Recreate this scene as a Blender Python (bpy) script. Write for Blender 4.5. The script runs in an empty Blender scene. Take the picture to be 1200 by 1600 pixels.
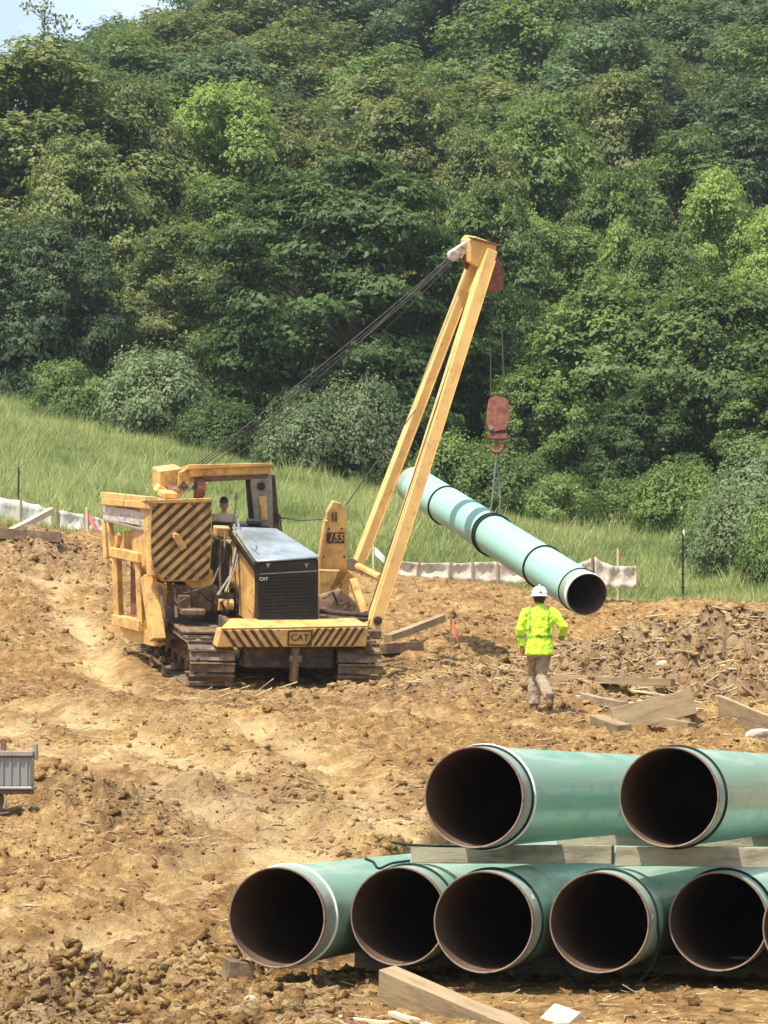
import bpy, math, random
import numpy as np
from mathutils import Vector, Matrix
random.seed(7)
RNG = np.random.default_rng(11)
S = bpy.context.scene
COL = S.collection

# ------------------------------------------------------------------ camera, light, exposure
HAZE = .00020
EYE, FOC = 1.75, 4500.0           # eye height above the pile's ground; focal length in photo pixels
cam_d = bpy.data.cameras.new('camera')
cam_d.sensor_fit = 'VERTICAL'; cam_d.sensor_height = 32.0; cam_d.lens = 32 * FOC / 1600
cam_d.shift_y = (1223 - 800) / 1600; cam_d.clip_start = 0.5; cam_d.clip_end = 3000
cam = bpy.data.objects.new('camera', cam_d); COL.objects.link(cam)
cam.location = (0, 0, EYE); cam.rotation_euler = (math.radians(90), 0, 0)
S.camera = cam

SUN_EL = 64.0
SUN_AZ = math.atan2(-0.60, -0.75)
sun_vec = Vector((math.sin(SUN_AZ) * math.cos(math.radians(SUN_EL)), math.cos(SUN_AZ) * math.cos(math.radians(SUN_EL)), math.sin(math.radians(SUN_EL))))
W = bpy.data.worlds.new('World'); S.world = W; W.use_nodes = True
nt = W.node_tree; nt.nodes.clear()
wo = nt.nodes.new('ShaderNodeOutputWorld'); bg = nt.nodes.new('ShaderNodeBackground'); sky = nt.nodes.new('ShaderNodeTexSky')
sky.sky_type = 'NISHITA'; sky.sun_disc = False; sky.sun_elevation = math.radians(SUN_EL); sky.sun_rotation = SUN_AZ % (2 * math.pi)
sky.dust_density = 2.5; sky.air_density = 1.0
bg.inputs['Strength'].default_value = 0.15
# thin bright cloud over the sky
tc = nt.nodes.new('ShaderNodeTexCoord'); mp = nt.nodes.new('ShaderNodeMapping'); mp.inputs['Scale'].default_value = (2.0, 2.0, 5.0)
cn = nt.nodes.new('ShaderNodeTexNoise'); cn.inputs['Scale'].default_value = 2.4; cn.inputs['Detail'].default_value = 7
cr = nt.nodes.new('ShaderNodeMapRange'); cr.inputs['From Min'].default_value = 0.38; cr.inputs['From Max'].default_value = 0.66
cmx = nt.nodes.new('ShaderNodeMix'); cmx.data_type = 'RGBA'; cmx.inputs['B'].default_value = (3.9, 4.7, 5.2, 1)
nt.links.new(tc.outputs['Generated'], mp.inputs[0]); nt.links.new(mp.outputs[0], cn.inputs[0]); nt.links.new(cn.outputs[0], cr.inputs[0])
cr.inputs['To Max'].default_value = 0.85
nt.links.new(cr.outputs[0], cmx.inputs['Factor']); nt.links.new(sky.outputs[0], cmx.inputs['A'])
nt.links.new(cmx.outputs['Result'], bg.inputs[0]); nt.links.new(bg.outputs[0], wo.inputs[0])
sl = bpy.data.lights.new('sun', 'SUN'); sl.energy = 4.4; sl.angle = math.radians(1.0); sl.color = (1.0, 0.94, 0.82)
so = bpy.data.objects.new('sun', sl); COL.objects.link(so); so.location = (0, 0, 60)
so.rotation_euler = sun_vec.to_track_quat('Z', 'Y').to_euler()
S.view_settings.view_transform = 'Standard'; S.view_settings.look = 'None'
S.view_settings.gamma = 1; S.view_settings.use_curve_mapping = False
S.view_settings.exposure = 0.72
S.cycles.max_bounces = 6; S.cycles.transparent_max_bounces = 4; S.cycles.volume_bounces = 0
S.cycles.use_denoising = True

def at(px, py, Y):
    """world point seen at a photo pixel, Y metres away"""
    return Vector(((px - 600) * Y / FOC, Y, EYE + (1223 - py) * Y / FOC))

# ------------------------------------------------------------------ properties
def tag(o, label=None, cat=None, group=None, kind=None):
    if label: o['label'] = label
    if cat: o['category'] = cat
    if group: o['group'] = group
    if kind: o['kind'] = kind
    return o

def empty(name, loc=(0, 0, 0), rot=(0, 0, 0), **k):
    o = bpy.data.objects.new(name, None); COL.objects.link(o)
    o.location = loc; o.rotation_euler = rot; o.empty_display_size = 0.3
    return tag(o, **k)

def kids(o): return list(o.children)

def copy_tree(o, parent=None):
    c = o.copy(); COL.objects.link(c); c.parent = parent
    for ch in kids(o): copy_tree(ch, c)
    return c

# ------------------------------------------------------------------ materials
def mat(name, base, rough=0.8, spec=0.3, metal=0.0, var=None, vscale=3.0, dirt=None, dscale=1.5, damt=0.5, dlo=0.5, dhi=0.62,
        bump=0.0, bscale=20.0, stretch=None, objrand=0.0):
    m = bpy.data.materials.new(name); m.use_nodes = True
    n = m.node_tree; b = n.nodes['Principled BSDF']
    b.inputs['Roughness'].default_value = rough; b.inputs['Specular IOR Level'].default_value = spec
    b.inputs['Metallic'].default_value = metal
    co = n.nodes.new('ShaderNodeTexCoord'); src = co.outputs['Object']
    if stretch:
        mpn = n.nodes.new('ShaderNodeMapping'); mpn.inputs['Scale'].default_value = stretch
        n.links.new(src, mpn.inputs[0]); src = mpn.outputs[0]
    col = None
    rgb = n.nodes.new('ShaderNodeRGB'); rgb.outputs[0].default_value = (*base, 1); col = rgb.outputs[0]
    def noise(sc, det=6, ro=0.6):
        t = n.nodes.new('ShaderNodeTexNoise'); t.inputs['Scale'].default_value = sc; t.inputs['Detail'].default_value = det
        t.inputs['Roughness'].default_value = ro; n.links.new(src, t.inputs['Vector']); return t.outputs[0]
    def mix(f, a, c):
        x = n.nodes.new('ShaderNodeMix'); x.data_type = 'RGBA'
        n.links.new(f, x.inputs['Factor']); n.links.new(a, x.inputs['A'])
        if isinstance(c, tuple): x.inputs['B'].default_value = (*c, 1)
        else: n.links.new(c, x.inputs['B'])
        return x.outputs['Result']
    def rng(v, a, c, hi=1.0, lo=0.0):
        r = n.nodes.new('ShaderNodeMapRange'); r.inputs['From Min'].default_value = a; r.inputs['From Max'].default_value = c
        r.inputs['To Min'].default_value = lo; r.inputs['To Max'].default_value = hi; n.links.new(v, r.inputs[0]); return r.outputs[0]
    if var: col = mix(rng(noise(vscale), 0.35, 0.65), col, var)
    if dirt: col = mix(rng(noise(dscale, 10, 0.7), dlo, dhi, damt), col, dirt)
    if objrand:
        oi = n.nodes.new('ShaderNodeObjectInfo'); hs = n.nodes.new('ShaderNodeHueSaturation')
        n.links.new(rng(oi.outputs['Random'], 0, 1, 1 + objrand, 1 - objrand), hs.inputs['Value']); n.links.new(col, hs.inputs['Color']); col = hs.outputs[0]
    n.links.new(col, b.inputs['Base Color'])
    if bump:
        bp = n.nodes.new('ShaderNodeBump'); bp.inputs['Strength'].default_value = bump; bp.inputs['Distance'].default_value = 0.02
        n.links.new(noise(bscale, 8, 0.65), bp.inputs['Height']); n.links.new(bp.outputs[0], b.inputs['Normal'])
    return m

def add_dust(m, col, scale, lo, hi, amt, stretch=(1, .5, 1)):
    n = m.node_tree; b = n.nodes['Principled BSDF']; src = b.inputs['Base Color'].links[0].from_socket
    co = n.nodes.new('ShaderNodeTexCoord'); mm = n.nodes.new('ShaderNodeMapping'); mm.inputs['Scale'].default_value = stretch
    t = n.nodes.new('ShaderNodeTexNoise'); t.inputs['Scale'].default_value = scale; t.inputs['Detail'].default_value = 10; t.inputs['Roughness'].default_value = .75
    r = n.nodes.new('ShaderNodeMapRange'); r.inputs['From Min'].default_value = lo; r.inputs['From Max'].default_value = hi; r.inputs['To Max'].default_value = amt
    x = n.nodes.new('ShaderNodeMix'); x.data_type = 'RGBA'; x.inputs['B'].default_value = (*col, 1)
    n.links.new(co.outputs['Object'], mm.inputs[0]); n.links.new(mm.outputs[0], t.inputs['Vector']); n.links.new(t.outputs[0], r.inputs[0]); n.links.new(r.outputs[0], x.inputs['Factor'])
    n.links.new(src, x.inputs['A']); n.links.new(x.outputs['Result'], b.inputs['Base Color'])
    r2 = n.nodes.new('ShaderNodeMapRange'); r2.inputs['From Min'].default_value = lo; r2.inputs['From Max'].default_value = hi; r2.inputs['To Min'].default_value = b.inputs['Roughness'].default_value; r2.inputs['To Max'].default_value = .8
    n.links.new(t.outputs[0], r2.inputs[0]); n.links.new(r2.outputs[0], b.inputs['Roughness'])

def leaf_mat(name, c1, c2, trans=0.35, sunny=None):
    """c1 dull leaf, c2 fresh leaf, in crowns also the painted sunlit tops; 'tone' is a per-leaf value stored on the mesh"""
    m = bpy.data.materials.new(name); m.use_nodes = True; n = m.node_tree; n.nodes.clear()
    out = n.nodes.new('ShaderNodeOutputMaterial')
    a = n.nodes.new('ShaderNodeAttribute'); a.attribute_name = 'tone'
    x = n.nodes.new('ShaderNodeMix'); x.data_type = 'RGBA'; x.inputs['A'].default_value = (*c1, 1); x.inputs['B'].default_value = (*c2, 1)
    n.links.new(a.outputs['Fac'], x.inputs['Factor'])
    oi = n.nodes.new('ShaderNodeObjectInfo'); r = n.nodes.new('ShaderNodeMapRange')
    r.inputs['To Min'].default_value = 0.8; r.inputs['To Max'].default_value = 1.2; n.links.new(oi.outputs['Random'], r.inputs[0])
    hs = n.nodes.new('ShaderNodeHueSaturation'); n.links.new(r.outputs[0], hs.inputs['Value']); n.links.new(x.outputs['Result'], hs.inputs['Color'])
    d = n.nodes.new('ShaderNodeBsdfPrincipled'); d.inputs['Roughness'].default_value = 0.55; d.inputs['Specular IOR Level'].default_value = 0.25
    t = n.nodes.new('ShaderNodeBsdfTranslucent')
    n.links.new(hs.outputs[0], d.inputs['Base Color']); n.links.new(hs.outputs[0], t.inputs['Color'])
    ms = n.nodes.new('ShaderNodeMixShader'); ms.inputs[0].default_value = trans
    n.links.new(d.outputs[0], ms.inputs[1]); n.links.new(t.outputs[0], ms.inputs[2]); n.links.new(ms.outputs[0], out.inputs[0])
    return m

M = {}
M['yellow'] = mat('yellow_paint', (.74, .46, .15), .5, .35, var=(.58, .34, .12), vscale=2.0, dirt=(.30, .18, .085), dscale=3.2, damt=.85, dlo=.47, dhi=.66, bump=.08, bscale=14)
M['boomyellow'] = mat('boom_paint', (.80, .50, .17), .5, .35, var=(.66, .39, .135), vscale=1.3, dirt=(.36, .19, .07), dscale=3.5, damt=.6, dlo=.52, dhi=.68, bump=.08, bscale=14)
M['black'] = mat('black_paint', (.012, .013, .016), .38, .5, var=(.02, .021, .024), vscale=2, dirt=(.10, .075, .05), dscale=3, damt=.25)
M['hoodtop'] = mat('sheen_toned_hood_top', (.17, .20, .22), .28, .6, var=(.30, .34, .37), vscale=1.6, dirt=(.10, .10, .11), dscale=2.0, damt=.7, dlo=.55, dhi=.7)  # bluish grey puts the bright reflection on the hood into the colour
M['stripe'] = mat('stripe_dark', (.055, .033, .02), .6, .3, var=(.085, .05, .03), vscale=4, dirt=(.28, .17, .08), dscale=6, damt=.5)
M['mud'] = mat('muddy_steel', (.12, .085, .055), .85, .2, var=(.20, .135, .085), vscale=3.5, dirt=(.32, .205, .11), dscale=5, damt=.8, bump=.5, bscale=18)
M['shoe'] = mat('track_shoe_steel', (.085, .066, .05), .7, .3, var=(.17, .12, .08), vscale=5, dirt=(.29, .19, .105), dscale=4, damt=.85, bump=.5, bscale=22, objrand=.2)
M['darksteel'] = mat('dark_greasy_steel', (.03, .026, .022), .6, .4, var=(.07, .05, .035), vscale=6, dirt=(.2, .13, .08), dscale=4, damt=.6)
M['greysteel'] = mat('grey_post_paint', (.30, .27, .23), .6, .4, var=(.22, .19, .15), vscale=5, dirt=(.14, .10, .07), dscale=6, damt=.6)
M['whiterail'] = mat('scuffed_white_plate', (.62, .56, .50), .6, .3, var=(.48, .41, .36), vscale=7, dirt=(.2, .14, .1), dscale=8, damt=.8, stretch=(1, .5, 2))
M['rust'] = mat('rusty_red_paint', (.30, .12, .08), .75, .25, var=(.18, .07, .05), vscale=7, dirt=(.12, .045, .03), dscale=9, damt=.8, bump=.3)
M['rope'] = mat('black_rope', (.018, .028, .026), .8, .2)
M['whiteband'] = mat('white_band', (.75, .78, .74), .6, .3)
M['cable'] = mat('wire_cable', (.055, .045, .04), .6, .4)
M['sling'] = mat('grey_sling', (.22, .25, .23), .8, .2, var=(.16, .19, .18), vscale=9)
M['mint'] = mat('mint_epoxy_coating', (.19, .35, .262), .30, .5, var=(.25, .42, .325), vscale=1.6, dirt=(.42, .50, .42), dscale=7.0, damt=.7, dlo=.50, dhi=.64, stretch=(1, .04, 1), objrand=.06)  # pale lengthwise streaks paint reflection bands into the colour, along with dust and scuffs
M['mintbright'] = mat('sunlit_mint_coating', (.28, .50, .41), .45, .35, var=(.31, .53, .44), vscale=1.3, dirt=(.33, .44, .35), dscale=5, damt=.35, dlo=.55, dhi=.75, stretch=(1, .3, 1))  # paler copy of the mint: strong sunlight on the hanging pipe, put into the colour
M['mintpale'] = mat('pale_coating_end', (.27, .37, .29), .42, .4, var=(.20, .31, .235), vscale=4, dirt=(.45, .42, .34), dscale=6, damt=.6, stretch=(1, .6, 1))
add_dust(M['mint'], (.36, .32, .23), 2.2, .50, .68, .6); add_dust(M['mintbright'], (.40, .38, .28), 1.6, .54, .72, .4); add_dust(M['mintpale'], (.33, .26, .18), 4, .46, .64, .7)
add_dust(M['yellow'], (.16, .095, .05), 7, .56, .66, .8, (1, 1, 1)); add_dust(M['boomyellow'], (.30, .16, .07), 9, .58, .66, .7, (1, 1, .5))
M['pipein'] = mat('pipe_bore_rust', (.085, .05, .032), .65, .3, var=(.13, .08, .05), vscale=3, dirt=(.20, .14, .10), dscale=2.5, damt=.35, dlo=.56, dhi=.7, stretch=(1, .3, 1))
M['rim'] = mat('bare_steel_rim', (.26, .17, .13), .6, .4, var=(.22, .15, .115), vscale=5, dirt=(.09, .045, .028), dscale=12, damt=.7)
M['wood'] = mat('weathered_timber', (.36, .265, .155), .85, .15, var=(.26, .185, .11), vscale=5, dirt=(.2, .14, .085), dscale=9, damt=.6, bump=.35, bscale=30, stretch=(.25, 1, 1), objrand=.15)
M['woodpale'] = mat('fresh_timber', (.66, .55, .37), .8, .15, var=(.56, .44, .28), vscale=5, dirt=(.34, .25, .15), dscale=9, damt=.5, bump=.25, bscale=30, stretch=(.25, 1, 1))
M['woodgrey'] = mat('grey_dunnage_timber', (.36, .31, .22), .85, .15, var=(.27, .23, .165), vscale=6, dirt=(.14, .12, .085), dscale=7, damt=.7, bump=.35, bscale=30, stretch=(.3, 1, 1), objrand=.12)
M['bark'] = mat('bark', (.10, .078, .055), .9, .1, var=(.16, .13, .10), vscale=4, bump=.5, bscale=8, stretch=(1, 1, .3))
M['fabric'] = mat('silt_fabric', (.50, .45, .36), .9, .1, var=(.60, .56, .47), vscale=2.2, dirt=(.33, .24, .15), dscale=3, damt=.8, bump=.3, bscale=8)
M['fabricgrey'] = mat('grey_silt_fabric', (.55, .54, .49), .9, .1, var=(.63, .62, .57), vscale=2.2, dirt=(.36, .29, .2), dscale=2, damt=.5)
M['pink'] = mat('pink_flagging', (.80, .22, .24), .7, .2, var=(.65, .2, .2), vscale=8)
M['orange'] = mat('orange_flagging', (.70, .22, .13), .7, .2)
M['tpost'] = mat('green_post_paint', (.02, .03, .02), .7, .3)
M['stone'] = mat('pale_stone', (.42, .36, .28), .9, .1, var=(.52, .46, .38), vscale=6, dirt=(.3, .2, .12), dscale=5, damt=.6, bump=.5, bscale=15, objrand=.1)
M['clod'] = mat('dirt_clod', (.27, .155, .072), .95, .05, var=(.42, .265, .125), vscale=3.3, dirt=(.17, .095, .05), dscale=.9, damt=.7, bump=.6, bscale=25)
M['straw'] = mat('straw_and_sticks', (.42, .31, .17), .9, .1, var=(.26, .175, .10), vscale=5, dirt=(.58, .47, .28), dscale=2.2, damt=.8)
M['galv'] = mat('galvanised_sheet', (.26, .25, .245), .45, .5, metal=.4, var=(.34, .325, .31), vscale=2.5, dirt=(.22, .15, .1), dscale=5, damt=.5, stretch=(3, 1, .4))
M['rustpost'] = mat('rusty_post', (.12, .075, .055), .85, .2, var=(.2, .13, .1), vscale=10)
M['skin'] = mat('skin', (.42, .23, .15), .6, .3)
M['boot'] = mat('muddy_boot', (.11, .065, .04), .85, .2, var=(.22, .14, .08), vscale=12)
M['khaki'] = mat('dusty_khaki_cloth', (.27, .21, .145), .95, .1, var=(.36, .29, .20), vscale=9, dirt=(.17, .12, .075), dscale=13, damt=.7, bump=.4, bscale=22)
M['hat'] = mat('white_hard_hat', (.82, .81, .78), .35, .5)
M['hair'] = mat('dark_hair', (.03, .02, .014), .7, .3)
M['holedark'] = mat('dark_hole_disc', (.02, .012, .01), .4, .5)

# ------------------------------------------------------------------ mesh helpers
class MB:
    def __init__(s): s.v = []; s.f = []
    def add(s, vs, fs):
        k = len(s.v); s.v += [tuple(v) for v in vs]; s.f += [tuple(i + k for i in f) for f in fs]; return s
    def hexa(s, p): return s.add(p, [(0, 3, 2, 1), (4, 5, 6, 7), (0, 1, 5, 4), (1, 2, 6, 5), (2, 3, 7, 6), (3, 0, 4, 7)])
    def box(s, c, d, R=None):
        x, y, z = d[0] / 2, d[1] / 2, d[2] / 2
        p = [Vector(q) for q in ((-x, -y, -z), (x, -y, -z), (x, y, -z), (-x, y, -z), (-x, -y, z), (x, -y, z), (x, y, z), (-x, y, z))]
        if R: p = [R @ q for q in p]
        return s.hexa([q + Vector(c) for q in p])
    def beam(s, a, b, w, h, up=(0, 0, 1), w2=None, h2=None):
        a = Vector(a); b = Vector(b); d = (b - a).normalized(); u = Vector(up)
        sx = d.cross(u).normalized(); u = sx.cross(d).normalized(); w2 = w2 or w; h2 = h2 or h
        q = []
        for c, ww, hh in ((a, w, h), (b, w2, h2)):
            q += [c - sx * ww / 2 - u * hh / 2, c + sx * ww / 2 - u * hh / 2, c + sx * ww / 2 + u * hh / 2, c - sx * ww / 2 + u * hh / 2]
        return s.hexa(q)
    def prism(s, poly, vec):
        n = len(poly); v = Vector(vec); p = [Vector(q) for q in poly]
        s.add(p + [q + v for q in p], [tuple(range(n)), tuple(range(2 * n - 1, n - 1, -1))] + [(i, i + n, (i + 1) % n + n, (i + 1) % n) for i in range(n)])
        return s
    def tube(s, pts, r, n=8, cap=True):
        pts = [Vector(p) for p in pts]; rs = r if isinstance(r, (list, tuple)) else [r] * len(pts)
        rings = []; prev = None
        for i, p in enumerate(pts):
            d = (pts[min(i + 1, len(pts) - 1)] - pts[max(i - 1, 0)]).normalized()
            if prev is None:
                a = Vector((0, 0, 1)) if abs(d.z) < .9 else Vector((0, 1, 0)); u = d.cross(a).normalized()
            else: u = (prev - d * prev.dot(d)).normalized()
            prev = u; w = d.cross(u); ri = rs[i]; rx, ry = ri if isinstance(ri, tuple) else (ri, ri)
            rings.append([p + u * math.cos(t) * rx + w * math.sin(t) * ry for t in [2 * math.pi * k / n for k in range(n)]])
        vs = [q for g in rings for q in g]; fs = []
        for i in range(len(pts) - 1):
            for k in range(n): a = i * n + k; b = i * n + (k + 1) % n; fs.append((a, b, b + n, a + n))
        if cap: fs.append(tuple(range(n - 1, -1, -1))); fs.append(tuple(range((len(pts) - 1) * n, len(pts) * n)))
        return s.add(vs, fs)
    def lathe(s, prof, n=32, axis='y', closed=False):
        """prof: (radius, t) along the axis"""
        vs = []
        for r, t in prof:
            for k in range(n):
                a = 2 * math.pi * k / n; c, d = r * math.cos(a), r * math.sin(a)
                vs.append({'y': (c, t, d), 'x': (t, c, d), 'z': (c, d, t)}[axis])
        fs = []; m = len(prof)
        for i in range(m if closed else m - 1):
            j = (i + 1) % m
            for k in range(n): fs.append((i * n + k, i * n + (k + 1) % n, j * n + (k + 1) % n, j * n + k))
        return s.add(vs, fs)
    def disc(s, c, r, n=16, axis='x', t=.05):
        k = len(s.v); s.lathe([(0.001, -t / 2), (r, -t / 2), (r, t / 2), (0.001, t / 2)], n, axis)
        for i in range(k, len(s.v)): s.v[i] = tuple(Vector(s.v[i]) + Vector(c))
        return s
    def build(s, name, m, parent=None, smooth=False, bevel=0, loc=None, **k):
        me = bpy.data.meshes.new(name); me.from_pydata(s.v, [], s.f); me.update()
        me.materials.append(m)
        if smooth:
            me.polygons.foreach_set('use_smooth', [True] * len(me.polygons))
        o = bpy.data.objects.new(name, me); COL.objects.link(o)
        if loc: o.location = loc
        if parent: o.parent = parent
        import bmesh
        bm = bmesh.new(); bm.from_mesh(me); bmesh.ops.recalc_face_normals(bm, faces=bm.faces); bm.to_mesh(me); bm.free()
        if bevel:
            b = o.modifiers.new('bevel', 'BEVEL'); b.width = bevel; b.segments = 1; b.limit_method = 'ANGLE'
        return tag(o, **k)

def soft(o, ang=40):
    """smooth shading that keeps hard corners"""
    me = o.data; me.polygons.foreach_set('use_smooth', [True] * len(me.polygons))
    import bmesh
    bm = bmesh.new(); bm.from_mesh(me); a = math.radians(ang)
    for e in bm.edges:
        if len(e.link_faces) == 2 and e.calc_face_angle(0) > a: e.smooth = False
    bm.to_mesh(me); bm.free(); return o

def np_mesh(name, V, F, m, attr=None, smooth=False):
    """V (n,3), F (k,3 or 4)"""
    me = bpy.data.meshes.new(name); k = F.shape[1]
    me.vertices.add(len(V)); me.vertices.foreach_set('co', np.ascontiguousarray(V, dtype=np.float32).ravel())
    me.loops.add(F.size); me.loops.foreach_set('vertex_index', np.ascontiguousarray(F, dtype=np.int32).ravel())
    me.polygons.add(len(F)); me.polygons.foreach_set('loop_start', np.arange(0, F.size, k, dtype=np.int32))
    me.polygons.foreach_set('loop_total', np.full(len(F), k, dtype=np.int32))
    if smooth: me.polygons.foreach_set('use_smooth', np.ones(len(F), dtype=bool))
    for nm, arr, dom in (attr or []):
        at_ = me.attributes.new(nm, 'FLOAT', dom); at_.data.foreach_set('value', np.ascontiguousarray(arr, dtype=np.float32))
    me.update(calc_edges=True)
    if m: me.materials.append(m)
    return me

# ------------------------------------------------------------------ terrain height
def _h(ix, iy, seed):
    n = (ix.astype(np.int64) * 374761393 + iy.astype(np.int64) * 668265263 + seed * 982451653) & 0xffffffff
    n = ((n ^ (n >> 13)) * 1274126177) & 0xffffffff
    return ((n ^ (n >> 16)) & 0xffff) / 65535.0
def vn(x, y, seed=0):
    x0 = np.floor(x); y0 = np.floor(y); fx = x - x0; fy = y - y0
    fx = fx * fx * (3 - 2 * fx); fy = fy * fy * (3 - 2 * fy)
    a = _h(x0, y0, seed); b = _h(x0 + 1, y0, seed); c = _h(x0, y0 + 1, seed); d = _h(x0 + 1, y0 + 1, seed)
    return (a * (1 - fx) + b * fx) * (1 - fy) + (c * (1 - fx) + d * fx) * fy - .5
def fbm(x, y, f, o=4, seed=0, g=.5):
    r = 0; a = 1.0
    for i in range(o): r = r + a * vn(x * f + 17 * i, y * f - 9 * i, seed + i); f *= 2.03; a *= g
    return r
def sm(a, b, x): t = np.clip((x - a) / (b - a), 0, 1); return t * t * (3 - 2 * t)

_Y = np.array([-200, 12, 17, 21, 23.7, 28, 32, 36, 41.7, 48, 57, 62, 70, 80, 100, 130, 150, 190, 230, 300, 450, 800.])
_Z = np.array([-2.2, -2.1, -1.95, -1.82, -1.72, -1.2, -.5, .1, 1.0, 1.22, 1.74, 2.6, 4.1, 5.85, 9.3, 14.3, 18.5, 36, 55, 70, 80, 90.])
_yy = np.arange(-200, 800, .5); _zz = np.interp(_yy, _Y, _Z)
_k = np.hanning(9); _k /= _k.sum(); _zz = np.convolve(np.pad(_zz, 4, mode='edge'), _k, mode='valid')
_CY = np.array([0, 41, 57, 70, 80, 100, 130, 150, 190, 230, 800.]); _CC = np.array([0, 0, -.03, -.09, -.118, -.14, -.17, -.1, .03, .16, .16])
AL = math.atan2(1186, 4500)
CA, SA = math.cos(AL), math.sin(AL)
TP0 = at(448, 1078, 57.5); TH, PH = math.radians(18), math.radians(13)
RT = Matrix.Rotation(TH, 3, 'Z') @ Matrix.Rotation(PH, 3, 'X'); TN = RT @ Vector((0, 0, 1))
def pad_w(X, Y):
    """1 where the pipelayer's tracks press the ground flat"""
    dx, dy = X - TP0.x, Y - TP0.y; lx = dx * math.cos(TH) + dy * math.sin(TH); ly = (-dx * math.sin(TH) + dy * math.cos(TH)) / math.cos(PH)
    return sm(-3.1, -2.2, lx) * sm(3.1, 2.2, lx) * sm(-1.6, -.5, ly) * sm(6.0, 5.0, ly)
def pad_z(X, Y): return TP0.z - (TN.x * (X - TP0.x) + TN.y * (Y - TP0.y)) / TN.z
def ground_np(X, Y):
    X = np.asarray(X, float); Y = np.asarray(Y, float)
    z = np.interp(Y, _yy, _zz)
    xc = np.clip(X, -38, np.maximum(4.5, Y * .075)); z = z + np.interp(Y, _CY, _CC) * xc
    # rubble bank on the right, low heap behind the boom, heap at the left
    def hump(cx, cy, rx, ry, h): return h * np.exp(-((X - cx) / rx) ** 2 - ((Y - cy) / ry) ** 2)
    z = z + hump(8.5, 53, 6.5, 4.2, 1.45) + hump(3.6, 58.5, 2.0, 2.5, .5) - hump(-1.9, 54.8, 4.2, 2.5, .16) + hump(-9.3, 76, 1.6, 1.6, .45) + 0
    # rutted bank running across on the left
    z = z + .16 * np.exp(-((Y - 33 + .6 * X) / 1.3) ** 2) * sm(2, -2, X) + .12 * np.exp(-((Y - 39 + .9 * X) / 1.1) ** 2) * sm(0, -3, X)
    # level bay cut for the pipe pile
    p = X * CA - Y * SA; q = X * SA + Y * CA
    w = sm(-7.75, -7.4, p) * sm(36.6, 35.6, q) * sm(18, 20, q)
    z = np.where(z > -1.75, z * (1 - w) + -1.75 * w, z)
    z = z + EYE; w = pad_w(X, Y); return z * (1 - w) + (pad_z(X, Y) - .0) * w
def G(x, y): return float(ground_np(x, y))

def ground_dist(px, py, y0=14., y1=120.):
    """distance at which the smooth ground is seen at photo pixel (px, py)"""
    Y = np.arange(y0, y1, .05); zz = ground_np((px - 600) * Y / FOC, Y); r_ = 1223 - (zz - EYE) * FOC / Y
    k_ = np.nonzero(r_ <= py)[0]; return float(Y[k_[0]]) if len(k_) else y1
def gp(px, py): Y = ground_dist(px, py); return ((px - 600) * Y / FOC, Y)
RUTS = [[gp(*p) for p in c] for c in (((-120, 1085), (0, 1098), (120, 1128), (280, 1182), (400, 1240), (470, 1310), (500, 1390)),
        ((-100, 1432), (0, 1420), (150, 1398), (300, 1368), (450, 1325)), ((60, 1478), (200, 1455), (350, 1428), (470, 1395)),
        ((-60, 1500), (100, 1490), (220, 1500)), ((-60, 1150), (80, 1170), (200, 1215)), ((520, 1110), (640, 1118), (800, 1130)), ((480, 1190), (560, 1230), (640, 1290)), ((-120, 1118), (0, 1135), (110, 1165), (240, 1218), (340, 1278), (380, 1330)), ((250, 1110), (380, 1140), (500, 1190), (590, 1260)), ((60, 900), (120, 960), (150, 1040), (280, 1100)))]
def rut_dist(X, Y, with_arc=False):
    d = np.full(X.shape, 9.0); arc = np.zeros(X.shape)
    for c in RUTS:
        s0 = 0.0
        for (x0, y0), (x1, y1) in zip(c[:-1], c[1:]):
            dx, dy = x1 - x0, y1 - y0; ln = math.hypot(dx, dy); t = np.clip(((X - x0) * dx + (Y - y0) * dy) / (dx * dx + dy * dy), 0, 1)
            e = np.hypot(X - x0 - t * dx, Y - y0 - t * dy); arc = np.where(e < d, s0 + t * ln, arc); d = np.minimum(d, e); s0 += ln
    return (d, arc) if with_arc else d
def edge_y(X): return 79.8 + .9 * np.sin(X * .5) - .12 * np.clip(X - 5, 0, 20)

NEARY = np.concatenate([np.arange(-80, 10, 8.), np.geomspace(12, 86, 880), np.geomspace(87, 200, 60), np.geomspace(206, 480, 20)])
U = np.linspace(-1, 1, 400)
OUT = np.array([1.06, 1.15, 1.35, 1.7, 2.2, 3, 4]); UF = np.concatenate([-OUT[::-1], U, OUT])
YY, UU = np.meshgrid(NEARY, UF, indexing='ij')
WY = .155 * np.maximum(YY, 14) + 2.0 + np.clip(8 - YY, 0, 100) * .3
XX = UU * WY
ZZ = ground_np(XX, YY)
near = sm(10, 13, YY) * sm(1.2, 1.0, np.abs(UU)); grassy = sm(-.5, .5, YY - edge_y(XX) + fbm(XX, YY, .8, 3, 5) * 2.2)
rub = np.clip(np.exp(-((XX - 7.5) / 6) ** 2 - ((YY - 53) / 6) ** 2) * 1.5, 0, 1) + .6 * np.exp(-((XX + 9) / 2.5) ** 2 - ((YY - 74) / 4) ** 2) + .8*sm(26.5, 23, YY) * sm(.2, -1, XX) + .6*np.exp(-((XX + 2.1) / 1.6) ** 2 - ((YY - 33) / 2) ** 2)
rd, arc_ = rut_dist(XX, YY, True)
smooth_ = np.exp(-((rd + fbm(XX, YY, 1.3, 3, 555) * .5) / .5) ** 2)
w1 = fbm(XX, YY, .45, 3, 1) * .16
w2 = fbm(XX, YY, 1.5, 3, 20) * .13
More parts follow.
